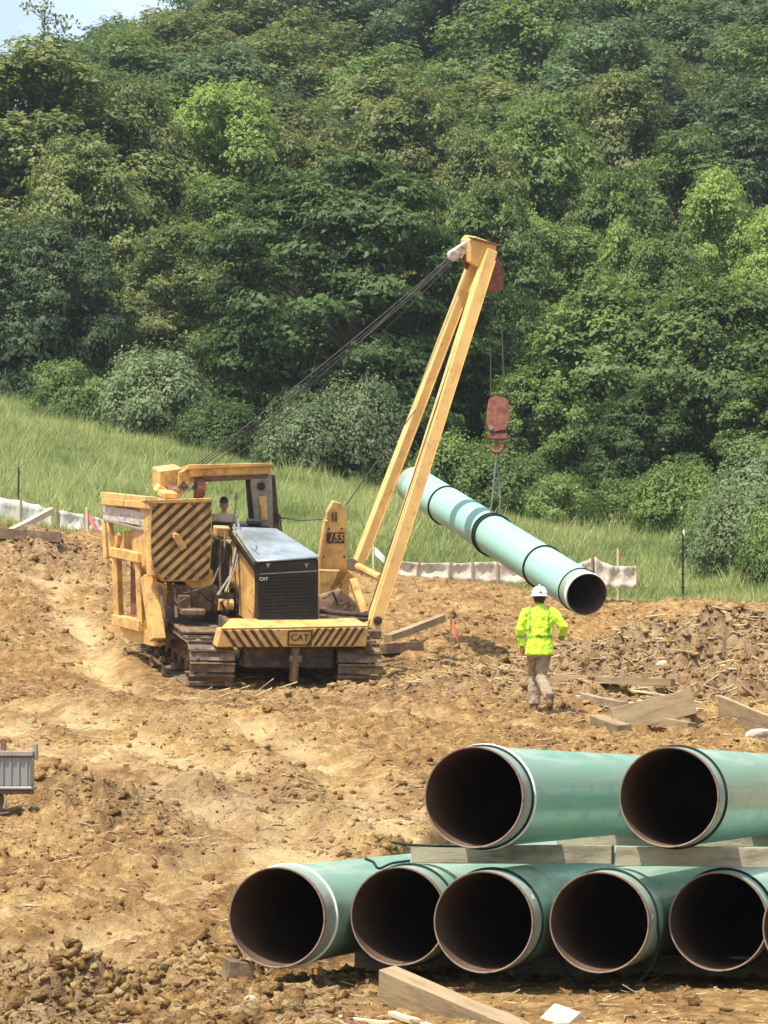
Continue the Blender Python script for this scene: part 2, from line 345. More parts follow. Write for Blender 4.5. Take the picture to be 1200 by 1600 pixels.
n3 = fbm(XX * .75, YY, 4.2, 5, 30, .62); w3 = (.3 - np.abs(n3)) * .20; n4 = fbm(XX * .6, YY * 1.1, 2.0, 4, 90, .6); w3 = w3 + np.clip(n4 - .03, 0, 1) * .34; w3 = w3 + (.2 - np.abs(fbm(XX * .8, YY, 9., 3, 66, .65))) * .085
disp = (w1 + (w2 + w3) * (1 - .65 * smooth_) * (.78 + 1.5 * rub)) * (1 - .6 * grassy) - smooth_ * (.10 + .05 * np.clip(.7 + np.sin(arc_ * 6.2832 / .34), 0, 1) * np.clip(.6 + fbm(XX, YY, .7, 2, 901) * 2, 0, 1) * (rd < .42)) + .05 * np.exp(-((rd - .75) / .25) ** 2)
bay = sm(-7.9, -7.5, XX * CA - YY * SA) * sm(36.6, 35.6, XX * SA + YY * CA)
disp = disp * (1 - .75 * bay) * (1 - .6 * pad_w(XX, YY)) * (1 - .6 * np.exp(-((XX + 2) / 4) ** 2 - ((YY - 54) / 4) ** 2)) - .04 * pad_w(XX, YY)
ZZ = ZZ + disp * near + (1 - near) * -.1 * sm(30, 10, YY)
nr, nc = XX.shape
idx = np.arange(nr * nc).reshape(nr, nc)
F = np.stack([idx[:-1, :-1], idx[:-1, 1:], idx[1:, 1:], idx[1:, :-1]], -1).reshape(-1, 4)
V = np.stack([XX, YY, ZZ], -1).reshape(-1, 3)
# ground material: dirt / grass by the 'grass' value, paler packed soil in the wheel tracks
gm = bpy.data.materials.new('ground'); gm.use_nodes = True; n = gm.node_tree; b = n.nodes['Principled BSDF']
b.inputs['Roughness'].default_value = .95; b.inputs['Specular IOR Level'].default_value = .1
co = n.nodes.new('ShaderNodeTexCoord')
def gnoise(sc, det=8, ro=.65, stretch=None):
    src = co.outputs['Object']
    if stretch:
        mm = n.nodes.new('ShaderNodeMapping'); mm.inputs['Scale'].default_value = stretch; n.links.new(src, mm.inputs[0]); src = mm.outputs[0]
    t = n.nodes.new('ShaderNodeTexNoise'); t.inputs['Scale'].default_value = sc; t.inputs['Detail'].default_value = det; t.inputs['Roughness'].default_value = ro
    n.links.new(src, t.inputs['Vector']); return t.outputs[0]
def ramp(f, stops):
    r = n.nodes.new('ShaderNodeValToRGB'); e = r.color_ramp.elements
    e[0].position, e[0].color = stops[0][0], (*stops[0][1], 1); e[1].position, e[1].color = stops[-1][0], (*stops[-1][1], 1)
    for p, c in stops[1:-1]: x = e.new(p); x.color = (*c, 1)
    n.links.new(f, r.inputs[0]); return r.outputs[0]
def gmix(f, a, c, t='MIX'):
    x = n.nodes.new('ShaderNodeMix'); x.data_type = 'RGBA'; x.blend_type = t
    if isinstance(f, float): x.inputs['Factor'].default_value = f
    else: n.links.new(f, x.inputs['Factor'])
    n.links.new(a, x.inputs['A'])
    if isinstance(c, tuple): x.inputs['B'].default_value = (*c, 1)
    else: n.links.new(c, x.inputs['B'])
    return x.outputs['Result']
def gattr(nm): a = n.nodes.new('ShaderNodeAttribute'); a.attribute_name = nm; return a.outputs['Fac']
dirt = ramp(gnoise(.55, 9, .7), [(.34, (0.151, 0.075, 0.030)), (.44, (0.272, 0.148, 0.057)), (.54, (0.400, 0.237, 0.092)), (.64, (0.568, 0.389, 0.160))])
fine = ramp(gnoise(5.5, 9, .75, (1, .8, 1)), [(.36, (0.099, 0.051, 0.022)), (.5, (0.314, 0.182, 0.072)), (.62, (0.629, 0.441, 0.187))])
dirt = gmix(.55, dirt, fine)
dirt = gmix(gattr('damp'), dirt, gmix(.6, fine, (.13, .062, .033)))
dirt = gmix(gattr('rut'), dirt, (.68, .50, .26))
dirt = gmix(gattr('rubble'), dirt, ramp(gnoise(2.2, 8, .7), [(.3, (.19, .125, .085)), (.6, (.40, .29, .19)), (.75, (.56, .44, .3))]))
grs = ramp(gnoise(.7, 8, .7), [(.35, (.11, .14, .045)), (.6, (.20, .22, .08))])
colr = gmix(gattr('grass'), dirt, grs)
n.links.new(colr, b.inputs['Base Color'])
bp = n.nodes.new('ShaderNodeBump'); bp.inputs['Strength'].default_value = .9; bp.inputs['Distance'].default_value = .05
n.links.new(gnoise(14, 8, .75), bp.inputs['Height'])
bp2 = n.nodes.new('ShaderNodeBump'); bp2.inputs['Strength'].default_value = 1; bp2.inputs['Distance'].default_value = .16
n.links.new(gnoise(3.2, 6, .7, (.7, 1.1, 1)), bp2.inputs['Height']); n.links.new(bp.outputs[0], bp2.inputs['Normal']); n.links.new(bp2.outputs[0], b.inputs['Normal'])
rutc = (smooth_ * np.clip(.55 + fbm(XX, YY, 1.2, 3, 77) * 1.6, 0, 1) * .75)
damp = np.clip(1.1 * np.exp(-((XX + 2.6) / 2.2) ** 2 - ((YY - 34.5) / 1.6) ** 2) + 1.2 * np.exp(-((XX + 6) / 2.6) ** 2 - ((YY - 54) / 6) ** 2) + 1.0 * np.exp(-((XX + 1) / 3) ** 2 - ((YY - 48) / 3.5) ** 2) + .9 * np.exp(-((XX + 2.3) / 1.6) ** 2 - ((YY - 22.6) / 1.0) ** 2) + .5 * sm(.1, .3, fbm(XX, YY, .35, 4, 321)), 0, 1) * np.clip(.75 + fbm(XX, YY, 1.1, 4, 400) * 1.8, 0, 1) * (1 - smooth_)
me = np_mesh('ground', V, F, gm, [('damp', damp.ravel() * .8, 'POINT'), ('grass', grassy.ravel(), 'POINT'), ('rut', rutc.ravel(), 'POINT'), ('rubble', np.clip(rub * .6, 0, .75).ravel(), 'POINT')], True)
gr = bpy.data.objects.new('ground', me); COL.objects.link(gr); tag(gr, kind='structure')
# exact surface for placing things: bilinear lookup of the displaced grid
def GS(x, y):
    i = min(max(int(np.searchsorted(NEARY, y)) - 1, 0), nr - 2); fy = (y - NEARY[i]) / (NEARY[i + 1] - NEARY[i])
    zs = []
    for r in (i, i + 1):
        zs.append(float(np.interp(x, XX[r], ZZ[r])))
    return zs[0] * (1 - fy) + zs[1] * fy
def gs_np(x, y): return np.array([GS(a, c) for a, c in zip(x, y)])
def on(px, Y): x = (px - 600) * Y / FOC; return Vector((x, Y, GS(x, Y)))

# ------------------------------------------------------------------ loose dirt clods, straw and sticks (nobody could count them)
def rock_template(seed):
    import bmesh
    bm = bmesh.new(); bmesh.ops.create_icosphere(bm, subdivisions=1, radius=1)
    r = random.Random(seed)
    for v in bm.verts: v.co *= r.uniform(.5, 1.4)
    V = np.array([v.co[:] for v in bm.verts]); F = np.array([[v.index for v in f.verts] for f in bm.faces]); bm.free(); return V, F
TPL = [rock_template(i) for i in range(6)]
CV = np.array([[-1, -1, -1], [1, -1, -1], [1, 1, -1], [-1, 1, -1], [-1, -1, 1], [1, -1, 1], [1, 1, 1], [-1, 1, 1]]) * .75
CF_ = np.array([[0, 2, 1], [0, 3, 2], [4, 5, 6], [4, 6, 7], [0, 1, 5], [0, 5, 4], [1, 2, 6], [1, 6, 5], [2, 3, 7], [2, 7, 6], [3, 0, 4], [3, 4, 7]])
def region_pts(k, y0, y1, fn=None, power=1.0):
    xs, ys = [], []
    got = 0
    while got < k:
        y = np.exp(RNG.uniform(math.log(y0), math.log(y1), k * 2)); x = RNG.uniform(-1, 1, k * 2) * (.142 * y + .6)
        keep = y < edge_y(x) - .4
        if fn is not None: keep &= RNG.uniform(0, 1, k * 2) < fn(x, y)
        xs.append(x[keep]); ys.append(y[keep]); got += keep.sum()
    return np.concatenate(xs)[:k], np.concatenate(ys)[:k]
def rub_at(x, y): return np.clip(np.exp(-((x - 7) / 5) ** 2 - ((y - 54) / 7) ** 2) * 1.4 + .9 * sm(26, 22.5, y) * sm(.3, -1, x) + .8 * np.exp(-((x + 2.1) / 1.6) ** 2 - ((y - 33) / 2) ** 2) + .8 * np.exp(-((x + 9) / 2.5) ** 2 - ((y - 74) / 4) ** 2) + .8 * np.clip(fbm(x, y, .5, 3, 200) + .1, 0, 1) + .05, 0, 1) * (1 - .85 * np.exp(-(rut_dist(x, y) / .5) ** 2))
def clods(name, x, y, sz, label, cat, red=0.0):
    k = len(x); z = gs_np(x, y)
    P = CV[None] * (1 + RNG.uniform(-.45, .35, (k, 8, 1))) + RNG.normal(0, .16, (k, 8, 3))
    P *= RNG.uniform(.55, 1.5, (k, 1, 3)) * sz[:, None, None]
    A = RNG.normal(0, 1, (k, 3, 3)); Qm, _ = np.linalg.qr(A); P = np.einsum('kij,kvj->kvi', Qm, P); P[:, :, 2] *= .8
    P += np.stack([x, y, z + sz * .12], -1)[:, None]
    F_ = (CF_[None] + (np.arange(k) * 8)[:, None, None]).reshape(-1, 3)
    dm = np.clip(RNG.uniform(-.6, .6, k) + red, 0, .9); ru = np.clip(RNG.uniform(-1.2, .55, k), 0, 1)
    me = np_mesh(name, P.reshape(-1, 3), F_, gm, [('damp', np.repeat(dm, 8), 'POINT'), ('rut', np.repeat(ru, 8), 'POINT')])
    o = bpy.data.objects.new(name, me); COL.objects.link(o); tag(o, label, cat, kind='stuff')
x, y = region_pts(38000, 20, 79, rub_at)
clods('dirt_clods', x, y, np.clip(RNG.lognormal(-4.3, .55, len(x)), .007, .055) * (.6 + y / 55), 'loose broken clods scattered over the bare dirt', 'dirt clods')
x, y = region_pts(2600, 47, 62, lambda x, y: np.exp(-((x - 7.5) / 5.5) ** 2 - ((y - 53.5) / 4.5) ** 2))
clods('spoil_chunks', x, y, RNG.uniform(.02, .085, len(x)), 'broken chunks of earth on the raised spoil bank at right', 'spoil chunks')
x, y = region_pts(2600, 20.5, 25.5, lambda x, y: sm(.5, -1.0, x) * np.clip(.35 + fbm(x, y, .9, 3, 71) * 2.4, 0, 1))
clods('clay_lumps', x, y, RNG.uniform(.012, .07, len(x)), 'heaped brown clay lumps in the nearest dirt, left of the pile', 'clay lumps')

def sticks(name, k, y0, y1, fn, L0, L1, wd, m, label, lift=.01):
    x, y = region_pts(k, y0, y1, fn); z = gs_np(x, y) + lift
    a = RNG.normal(0, .7, k) + RNG.choice([0, 3.14159], k); ln = RNG.uniform(L0, L1, k) * (.7 + y / 70); w = RNG.uniform(.5, 1.3, k) * wd * (.7 + y / 70); tl = RNG.normal(0, .25, k)
    d = np.stack([np.cos(a) * np.cos(tl), np.sin(a) * np.cos(tl), np.sin(tl)], -1) * ln[:, None] / 2; s_ = np.stack([-np.sin(a), np.cos(a), 0 * a], -1) * w[:, None] / 2
    up = np.zeros((k, 3)); up[:, 2] = w * .7; c = np.stack([x, y, z], -1) + np.array([0, 0, 1]) * np.abs(d[:, 2])[:, None] * .8
    P = np.stack([c - d - s_, c - d + s_, c - d + up, c + d - s_, c + d + s_, c + d + up], 1)
    T = np.array([[0, 1, 4, 3], [1, 2, 5, 4], [2, 0, 3, 5]])
    me = np_mesh(name, P.reshape(-1, 3), (T[None] + (np.arange(k) * 6)[:, None, None]).reshape(-1, 4), m)
    o = bpy.data.objects.new(name, me); COL.objects.link(o); tag(o, label, name.replace('_', ' '), kind='stuff')
sticks('straw_litter', 8000, 20, 79, lambda x, y: np.clip(rub_at(x, y) + .2, 0, 1) * (.3 + .7 * sm(26, 32, y)), .04, .2, .012, M['straw'], 'pale straw and wood splinters strewn over the churned dirt')
sticks('rubble_litter', 1900, 45, 70, lambda x, y: np.clip(np.exp(-((x - 6.5) / 5) ** 2 - ((y - 55) / 6) ** 2) * 1.2, 0, 1), .08, .36, .026, M['straw'], 'tangle of broken roots and sticks on the rubble bank at right')

# ------------------------------------------------------------------ meadow grass
k = 520000
y = np.sqrt(RNG.uniform(78 ** 2, 134 ** 2, k)); x = RNG.uniform(-1, 1, k) * (.145 * y + 1)
keep = (y > edge_y(x) + fbm(x, y, .8, 3, 5) * 2.6 - .3); x, y = x[keep], y[keep]; k = len(x)
gy = np.clip((y - 87) / 113, 0, 1)
z = ground_np(x, y) - .05
cl = fbm(x, y, .35, 4, 50); cl2 = fbm(x, y, 1.4, 3, 60)
h = np.clip(.26 + cl2 * .35 + RNG.normal(0, .09, k) + cl * .3, .06, .9); h += np.clip(fbm(x, y, 1.9, 3, 610) - .12, 0, 1) * 1.5 * (RNG.uniform(0, 1, k) < .5); h *= .7 + .3 * sm(0, 3, y - edge_y(x))
a = RNG.uniform(0, 3.14, k); w = .012 + .017 * RNG.uniform(0, 1, k); lean = RNG.normal(0, .38, (k, 2)) * h[:, None] + np.array([.05, 0])
P = np.zeros((k, 3, 3)); s_ = np.stack([np.cos(a), np.sin(a)], -1) * w[:, None]
P[:, 0, :2] = np.stack([x, y], -1) - s_; P[:, 1, :2] = np.stack([x, y], -1) + s_; P[:, 2, :2] = np.stack([x, y], -1) + lean
P[:, 0, 2] = z; P[:, 1, 2] = z; P[:, 2, 2] = z + h
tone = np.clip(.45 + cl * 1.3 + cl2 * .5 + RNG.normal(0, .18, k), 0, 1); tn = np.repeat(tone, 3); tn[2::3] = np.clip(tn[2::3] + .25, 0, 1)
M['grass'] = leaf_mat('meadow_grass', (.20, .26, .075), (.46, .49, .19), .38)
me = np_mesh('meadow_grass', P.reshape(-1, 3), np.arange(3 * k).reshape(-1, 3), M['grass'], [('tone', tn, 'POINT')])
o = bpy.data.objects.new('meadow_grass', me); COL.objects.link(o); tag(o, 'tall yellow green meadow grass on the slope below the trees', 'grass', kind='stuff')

# ------------------------------------------------------------------ trees
def crown_mesh(name, seed, H, R, lobes, leaves, leaf, flat=.75, droop=.3, base=.06, conic=.0, spiky=0.0, lobe_r=(.26, .44)):
    r = np.random.default_rng(seed)
    # clump centres through an ovoid volume, mostly near its skin
    kf = np.arange(lobes); cz = np.clip((kf + .5) / lobes + r.normal(0, .03, lobes), .01, .99) ** .85; ph = kf * 2.39996 + r.normal(0, .35, lobes)
    prof = np.clip(1 - ((cz - .36) / .66) ** 2, .02, 1) ** .55 * (1 - conic * cz)
    rr = np.where(r.uniform(0, 1, lobes) < .8, r.uniform(.68, .92, lobes), r.uniform(.2, .6, lobes)) * (1 + .14 * np.sin(ph * 2 + seed) + .1 * np.sin(ph * 3 + cz * 7))
    C = np.stack([np.cos(ph) * prof * rr * R, np.sin(ph) * prof * rr * R, H * (base + (.9 - base) * cz)], -1)
    LR = r.uniform(*lobe_r, lobes) * R * (1.1 - .4 * cz)
    ltone = r.uniform(0, 1, lobes)
    li = r.choice(lobes, leaves, p=LR ** 2 / (LR ** 2).sum())
    d = r.normal(0, 1, (leaves, 3)); d /= np.linalg.norm(d, axis=1)[:, None]; d[:, 2] = np.where(r.uniform(0, 1, leaves) < .8, np.abs(d[:, 2]), d[:, 2])
    rad = LR[li] * (1 + r.normal(0, .13, leaves)) * np.where(r.uniform(0, 1, leaves) < .2, r.uniform(.4, 1, leaves), 1)
    # broken, uneven clump surface
    bumpy = 1 + .28 * np.sin(d[:, 0] * 7 + li) * np.sin(d[:, 1] * 6 + li * 2.1) + .15 * np.sin(d[:, 2] * 11 + li * 1.7)
    P = C[li] + d * (rad * bumpy)[:, None] * np.array([1, 1, flat])
    out = C[li, :2]; on_ = np.linalg.norm(out, axis=1)[:, None] + 1e-3; P[:, 2] -= droop * np.linalg.norm(d[:, :2], axis=1) * rad * .5
    P[:, 2] += spiky * r.uniform(0, 1, leaves) ** 3 * 1.2
    cd = P - np.array([0, 0, H * .38]); cd /= np.linalg.norm(cd, axis=1)[:, None] + 1e-6
    N = d * .75 + cd * .75 + np.array([0, 0, .25]) + r.normal(0, .38, (leaves, 3)); N /= np.linalg.norm(N, axis=1)[:, None]
    T = np.cross(N, r.normal(0, 1, (leaves, 3))); T /= np.linalg.norm(T, axis=1)[:, None]; B = np.cross(N, T)
    L = leaf * np.clip(r.lognormal(-.12, .38, leaves), .35, 2.2)[:, None]; Wd = L * .5
    bend = N * L * .18
    Q = np.stack([P - T * L / 2 - bend, P + B * Wd / 2, P + T * L / 2 - bend, P - B * Wd / 2], 1)
    Q[:, :, 2] = np.maximum(Q[:, :, 2], .02)
    tone = np.clip(.30 + .35 * ltone[li] + r.normal(0, .13, leaves) + .22 * (d[:, 2] > .3) , 0, 1)  # upward leaves lightened: sunlit clump tops put into the tone
    return np_mesh(name, Q.reshape(-1, 3), np.arange(4 * leaves).reshape(-1, 4), M['leaf_dark'], [('tone', np.repeat(tone, 4), 'POINT')]), C

def trunk_mesh(name, H, R, C, seed):
    r = random.Random(seed); mb = MB()
    mb.tube([(0, 0, -.4), (.05, 0, H * .12), (.1 * R * .3, .05, H * .4), (0, .1, H * .8)], [.03 * H, .022 * H, .015 * H, .004 * H], 7)
    for c in C[r.sample(range(len(C)), min(12, len(C)))]:
        z0 = max(H * .1, c[2] * .55); mb.tube([(0, 0, z0), (c[0] * .5, c[1] * .5, z0 + (c[2] - z0) * .6), tuple(c)], [.009 * H, .005 * H, .002 * H], 5)
    me = bpy.data.meshes.new(name); me.from_pydata(mb.v, [], mb.f); me.update(); me.materials.append(M['bark']); return me

M['leaf_dark'] = leaf_mat('leaf_dark_green', (.036, .066, .021), (.125, .20, .055))
M['leaf_olive'] = leaf_mat('leaf_olive', (.074, .098, .030), (.235, .27, .085))
M['leaf_mid'] = leaf_mat('leaf_mid_green', (.056, .096, .027), (.20, .285, .075))
M['leaf_lime'] = leaf_mat('leaf_lime', (.13, .20, .045), (.31, .42, .10), .40)
M['leaf_blue'] = leaf_mat('leaf_blue_green', (.046, .08, .034), (.15, .215, .085))
M['leaf_pale'] = leaf_mat('leaf_pale_grey_green', (.105, .15, .065), (.22, .275, .125))
M['leaf_bush'] = leaf_mat('leaf_bush_green', (.085, .14, .04), (.21, .30, .09))
VAR = {}
def variant(key, *a, **k):
    me, C = crown_mesh('crown_' + key, *a, **k); VAR[key] = (me, trunk_mesh('trunk_' + key, a[1], a[2], C, a[0]), a[1], a[2])
variant('round', 1, 14., 5., 58, 62000, .235, flat=.85, lobe_r=(.20, .36))
variant('tall', 2, 16., 4.6, 66, 62000, .23, flat=.9, droop=.2, lobe_r=(.20, .36))
variant('layered', 3, 14., 6., 120, 64000, .25, flat=.5, droop=.6, lobe_r=(.15, .27))
variant('weeping', 4, 13., 5.2, 60, 58000, .26, flat=.9, droop=1.1, lobe_r=(.2, .36))
variant('cone', 5, 12., 3.2, 70, 20000, .28, conic=.5)
variant('far_round', 6, 13., 5., 42, 26000, .29, flat=.9, lobe_r=(.22, .38))
variant('far_tall', 7, 15., 4.6, 46, 26000, .28, conic=.1, flat=.9, lobe_r=(.22, .38))
variant('bush', 8, 2.6, 1.9, 30, 13000, .125, flat=.9, base=.02)
variant('willow_bush', 9, 2.8, 2.0, 30, 15000, .15, flat=1.0, base=.02, spiky=.5)
def tree(name, X, Y, H, Wd, key, leaf, label, cat='tree', group=None, rz=None, z=None, **k):
    cm, tm, h0, r0 = VAR[key]
    o = empty(name, (X, Y, (G(X, Y) if z is None else z) - .1), (0, 0, random.uniform(0, 6.28) if rz is None else rz), label=label, cat=cat, group=group, **k)
    o.scale = (Wd / (2 * r0), Wd / (2 * r0), H / h0)
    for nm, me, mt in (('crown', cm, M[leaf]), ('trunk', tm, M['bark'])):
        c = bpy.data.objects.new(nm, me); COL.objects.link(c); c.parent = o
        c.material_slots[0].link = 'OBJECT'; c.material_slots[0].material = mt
    return o
def tree_px(px, ytop, Y, wpx, key, leaf, label, **k):
    X = (px - 600) * Y / FOC; H = EYE + (1223 - ytop) * Y / FOC - G(X, Y)
    return tree(k.pop('name', 'broadleaf_tree'), X, Y, H * 1.02, wpx * Y / FOC * 1.05, key, leaf, label, **k)
TREES = [
 # px, ytop, Y, width px, shape, leaf, label
 (-60, 330, 134, 330, 'round', 'leaf_blue', 'dark blue green tree cut by the left edge, at the top of the meadow'),
 (85, 325, 131, 210, 'weeping', 'leaf_blue', 'blue green drooping tree low at left, directly behind the small green bush'),
 (290, 335, 138, 210, 'tall', 'leaf_olive', 'olive tree between the blue green tree and the big dark layered tree'),
 (550, 212, 126, 450, 'layered', 'leaf_dark', 'big dark green tree with layered boughs, in the middle behind the boom cables'),
 (700, 420, 129, 200, 'round', 'leaf_dark', 'dark tree directly behind the top of the yellow boom'),
 (760, 270, 136, 230, 'round', 'leaf_mid', 'green tree rising just right of the boom tip'),
 (870, 330, 139, 220, 'tall', 'leaf_mid', 'upright green tree right of the boom, above the hanging pipe'),
 (950, 420, 124, 320, 'weeping', 'leaf_mid', 'wide drooping green tree above the raised end of the meadow at right'),
 (835, 560, 122, 170, 'weeping', 'leaf_mid', 'low drooping tree just right of the red hook block'),
 (1120, 420, 121, 330, 'weeping', 'leaf_mid', 'drooping green tree near the right edge, below the lime trees'),
 (1010, 600, 118, 190, 'weeping', 'leaf_dark', 'low dark drooping tree above the green post'),
 (1235, 560, 117, 230, 'round', 'leaf_mid', 'green tree cut by the right edge, above the grey green shrub'),
 (50, 45, 152, 400, 'tall', 'leaf_olive', 'tallest olive tree, against the sky at upper left'),
 (-130, 60, 152, 320, 'tall', 'leaf_olive', 'olive tree cut by the left edge below the sky'),
 (215, 110, 154, 240, 'round', 'leaf_olive', 'olive tree right of the tallest one at upper left'),
 (130, 200, 145, 260, 'round', 'leaf_olive', 'olive green tree below the tallest one at upper left'),
 (350, 108, 158, 270, 'round', 'leaf_lime', 'bright yellow green round tree at upper left of centre'),
 (340, 260, 150, 200, 'tall', 'leaf_mid', 'green tree just below the bright yellow green round tree'),
 (490, 185, 158, 230, 'round', 'leaf_olive', 'olive tree right of the bright yellow green round tree'),
 (640, 125, 166, 270, 'round', 'leaf_olive', 'olive tree above and behind the big dark layered tree'),
 (745, 190, 150, 200, 'round', 'leaf_olive', 'olive tree behind and above the boom tip'),
 (845, 145, 156, 250, 'round', 'leaf_mid', 'dense green tree right of centre in the upper part'),
 (970, 90, 162, 230, 'tall', 'leaf_olive', 'tall olive tree at upper right of centre'),
 (960, 250, 146, 210, 'round', 'leaf_mid', 'green tree above the small lime tree'),
 (1080, 190, 154, 250, 'round', 'leaf_mid', 'green tree behind the larger lime tree at right'),
 (1185, 110, 164, 280, 'tall', 'leaf_blue', 'tall blue green tree at the upper right corner'),
 (1120, 248, 140, 175, 'tall', 'leaf_lime', 'larger lime green tree near the right edge'),
 (1215, 300, 137, 170, 'tall', 'leaf_lime', 'lime green tree cut by the right edge'),
 (968, 322, 136, 115, 'cone', 'leaf_lime', 'small lime green tree right of the boom'),
 (1040, 345, 134, 190, 'round', 'leaf_mid', 'green tree between the small and the larger lime tree'),
]
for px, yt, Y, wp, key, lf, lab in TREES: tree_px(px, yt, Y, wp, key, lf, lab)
# wooded hill beyond: rows of trees one can still tell apart
kk = 0
for row, Y in enumerate([168, 176, 184, 193, 203, 214, 226, 239, 253]):
    half = .15 * Y; xs = np.arange(-half, half, 8.6) + (row % 2) * 3.3
    for X in xs:
        x_ = X + random.uniform(-1.6, 1.6); y_ = Y + random.uniform(-3, 3); H = random.uniform(12, 17)
        px = 600 + x_ * FOC / y_; top = 1223 - (G(x_, y_) + H - EYE) * FOC / y_
        if px < 155 and top < 60: continue
        if px < 300:
            lim = 36 - (px - 150) * .2
            if top < lim: H -= (lim - top) * y_ / FOC
            if H < 6: continue
        if top < -300: continue
        shp = random.choice(['far_round', 'far_tall', 'far_round']); lf = random.choice(['leaf_blue', 'leaf_blue', 'leaf_mid', 'leaf_olive'])
        lab = {'leaf_blue': 'blue green', 'leaf_mid': 'mid green', 'leaf_olive': 'olive green'}[lf] + (' narrow' if shp == 'far_tall' else ' rounded') + ' tree on the far hillside, ' + ('above the left edge' if px < 150 else 'above the counterweight' if px < 300 else 'above the engine hood' if px < 450 else 'left of the boom' if px < 600 else 'left of boom tip' if px < 720 else 'above the boom tip' if px < 850 else 'above the worker' if px < 1000 else 'near the right edge') + (', lowest row' if Y < 180 else ', lower slope' if Y < 200 else ', upper slope' if Y < 222 else ', near the crest')
        tree('hillside_tree', x_, y_, H, random.uniform(11.5, 14.5), shp, lf, lab, group='trees on the far hillside'); kk += 1
# bare-twigged tree top against the sky
bt = empty('sapling', (at(62, 60, 151).x, 151, at(62, 62, 151).z - 4), label='sparse thin tree top sticking up against the sky at far left', cat='tree')
mb = MB(); r = random.Random(5)
mb.tube([(0, 0, -9), (.1, 0, 0), (.2, 0, 4), (.3, 0, 5.6)], [.12, .09, .05, .02], 6)
tw = []
for i in range(16):
    z0 = 3.2 + r.random() * 2.3; a = r.uniform(0, 6.28); e = Vector((.2 + math.cos(a) * r.uniform(.5, 1.4), math.sin(a), z0 + r.uniform(.2, .9))); tw.append(e)
    mb.tube([(.2, 0, z0), e], [.03, .01], 4)
mb.build('trunk', M['bark'], bt)
V_ = []
for e in tw:
    for j in range(16):
        c = e + Vector((r.gauss(0, .3), r.gauss(0, .3), r.gauss(0, .18))); t = Vector((r.gauss(0, 1), r.gauss(0, 1), r.gauss(0, .6))).normalized() * .13; q = t.orthogonal().normalized() * .07
        V_ += [c - t, c + q, c + t, c - q]
me = np_mesh('crown_sparse', np.array([v[:] for v in V_]), np.arange(len(V_)).reshape(-1, 4), M['leaf_olive'], [('tone', np.full(len(V_), .5), 'POINT')])
c = bpy.data.objects.new('crown', me); COL.objects.link(c); c.parent = bt
# bushes along the foot of the trees
BUSH = [
 (95, 562, 124, 95, 'bush', 'leaf_bush', 'small round fresh green bush at left, at the top of the meadow', 'round_bush'),
 (245, 560, 121, 160, 'willow_bush', 'leaf_pale', 'pale silvery green bush at left, behind the counterweight', 'silvery_bush'),
 (165, 590, 124, 90, 'bush', 'leaf_bush', 'dull green bush between the round green bush and the silvery one', 'round_bush'),
 (470, 640, 114, 130, 'willow_bush', 'leaf_pale', 'grey green brush left below the cables, behind the cab', 'brush_thicket'),
 (560, 610, 115, 150, 'willow_bush', 'leaf_pale', 'tall grey green brush between the cables and the boom', 'brush_thicket'),
 (345, 635, 118, 130, 'willow_bush', 'leaf_dark', 'dark low bush right of the silvery bush', 'round_bush'),
 (710, 690, 108, 130, 'willow_bush', 'leaf_mid', 'green bush behind the raised end of the hanging pipe', 'round_bush'),
 (800, 715, 107, 150, 'willow_bush', 'leaf_mid', 'green bush just right of the sling', 'round_bush'),
 (880, 740, 104, 110, 'bush', 'leaf_mid', 'darker green bush above the middle of the hanging pipe', 'round_bush'),
 (980, 745, 106, 110, 'bush', 'leaf_mid', 'low dark bush on the tree line at right', 'round_bush'),
 (1060, 735, 103, 150, 'willow_bush', 'leaf_mid', 'bush on the tree line above the green post', 'round_bush'),
 (1195, 725, 92, 180, 'willow_bush', 'leaf_pale', 'large grey green shrub at the right edge, by the dirt', 'grey_shrub'),
 (1130, 770, 95, 110, 'willow_bush', 'leaf_bush', 'grey green shrub left of the largest one at the right edge', 'grey_shrub'),
 (1165, 775, 84, 150, 'willow_bush', 'leaf_pale', 'low grey green shrub at the dirt edge near the right edge', 'grey_shrub'),
 (1105, 812, 88, 100, 'willow_bush', 'leaf_bush', 'smallest grey green shrub, right of the notched green post', 'grey_shrub'),
 (1225, 790, 82, 120, 'willow_bush', 'leaf_bush', 'low shrub cut by the right edge beside the dirt', 'grey_shrub'),
]
for px, yt, Y, wp, key, lf, lab, nm in BUSH: tree_px(px, yt, Y, wp, key, lf, lab, name=nm, cat='bush')

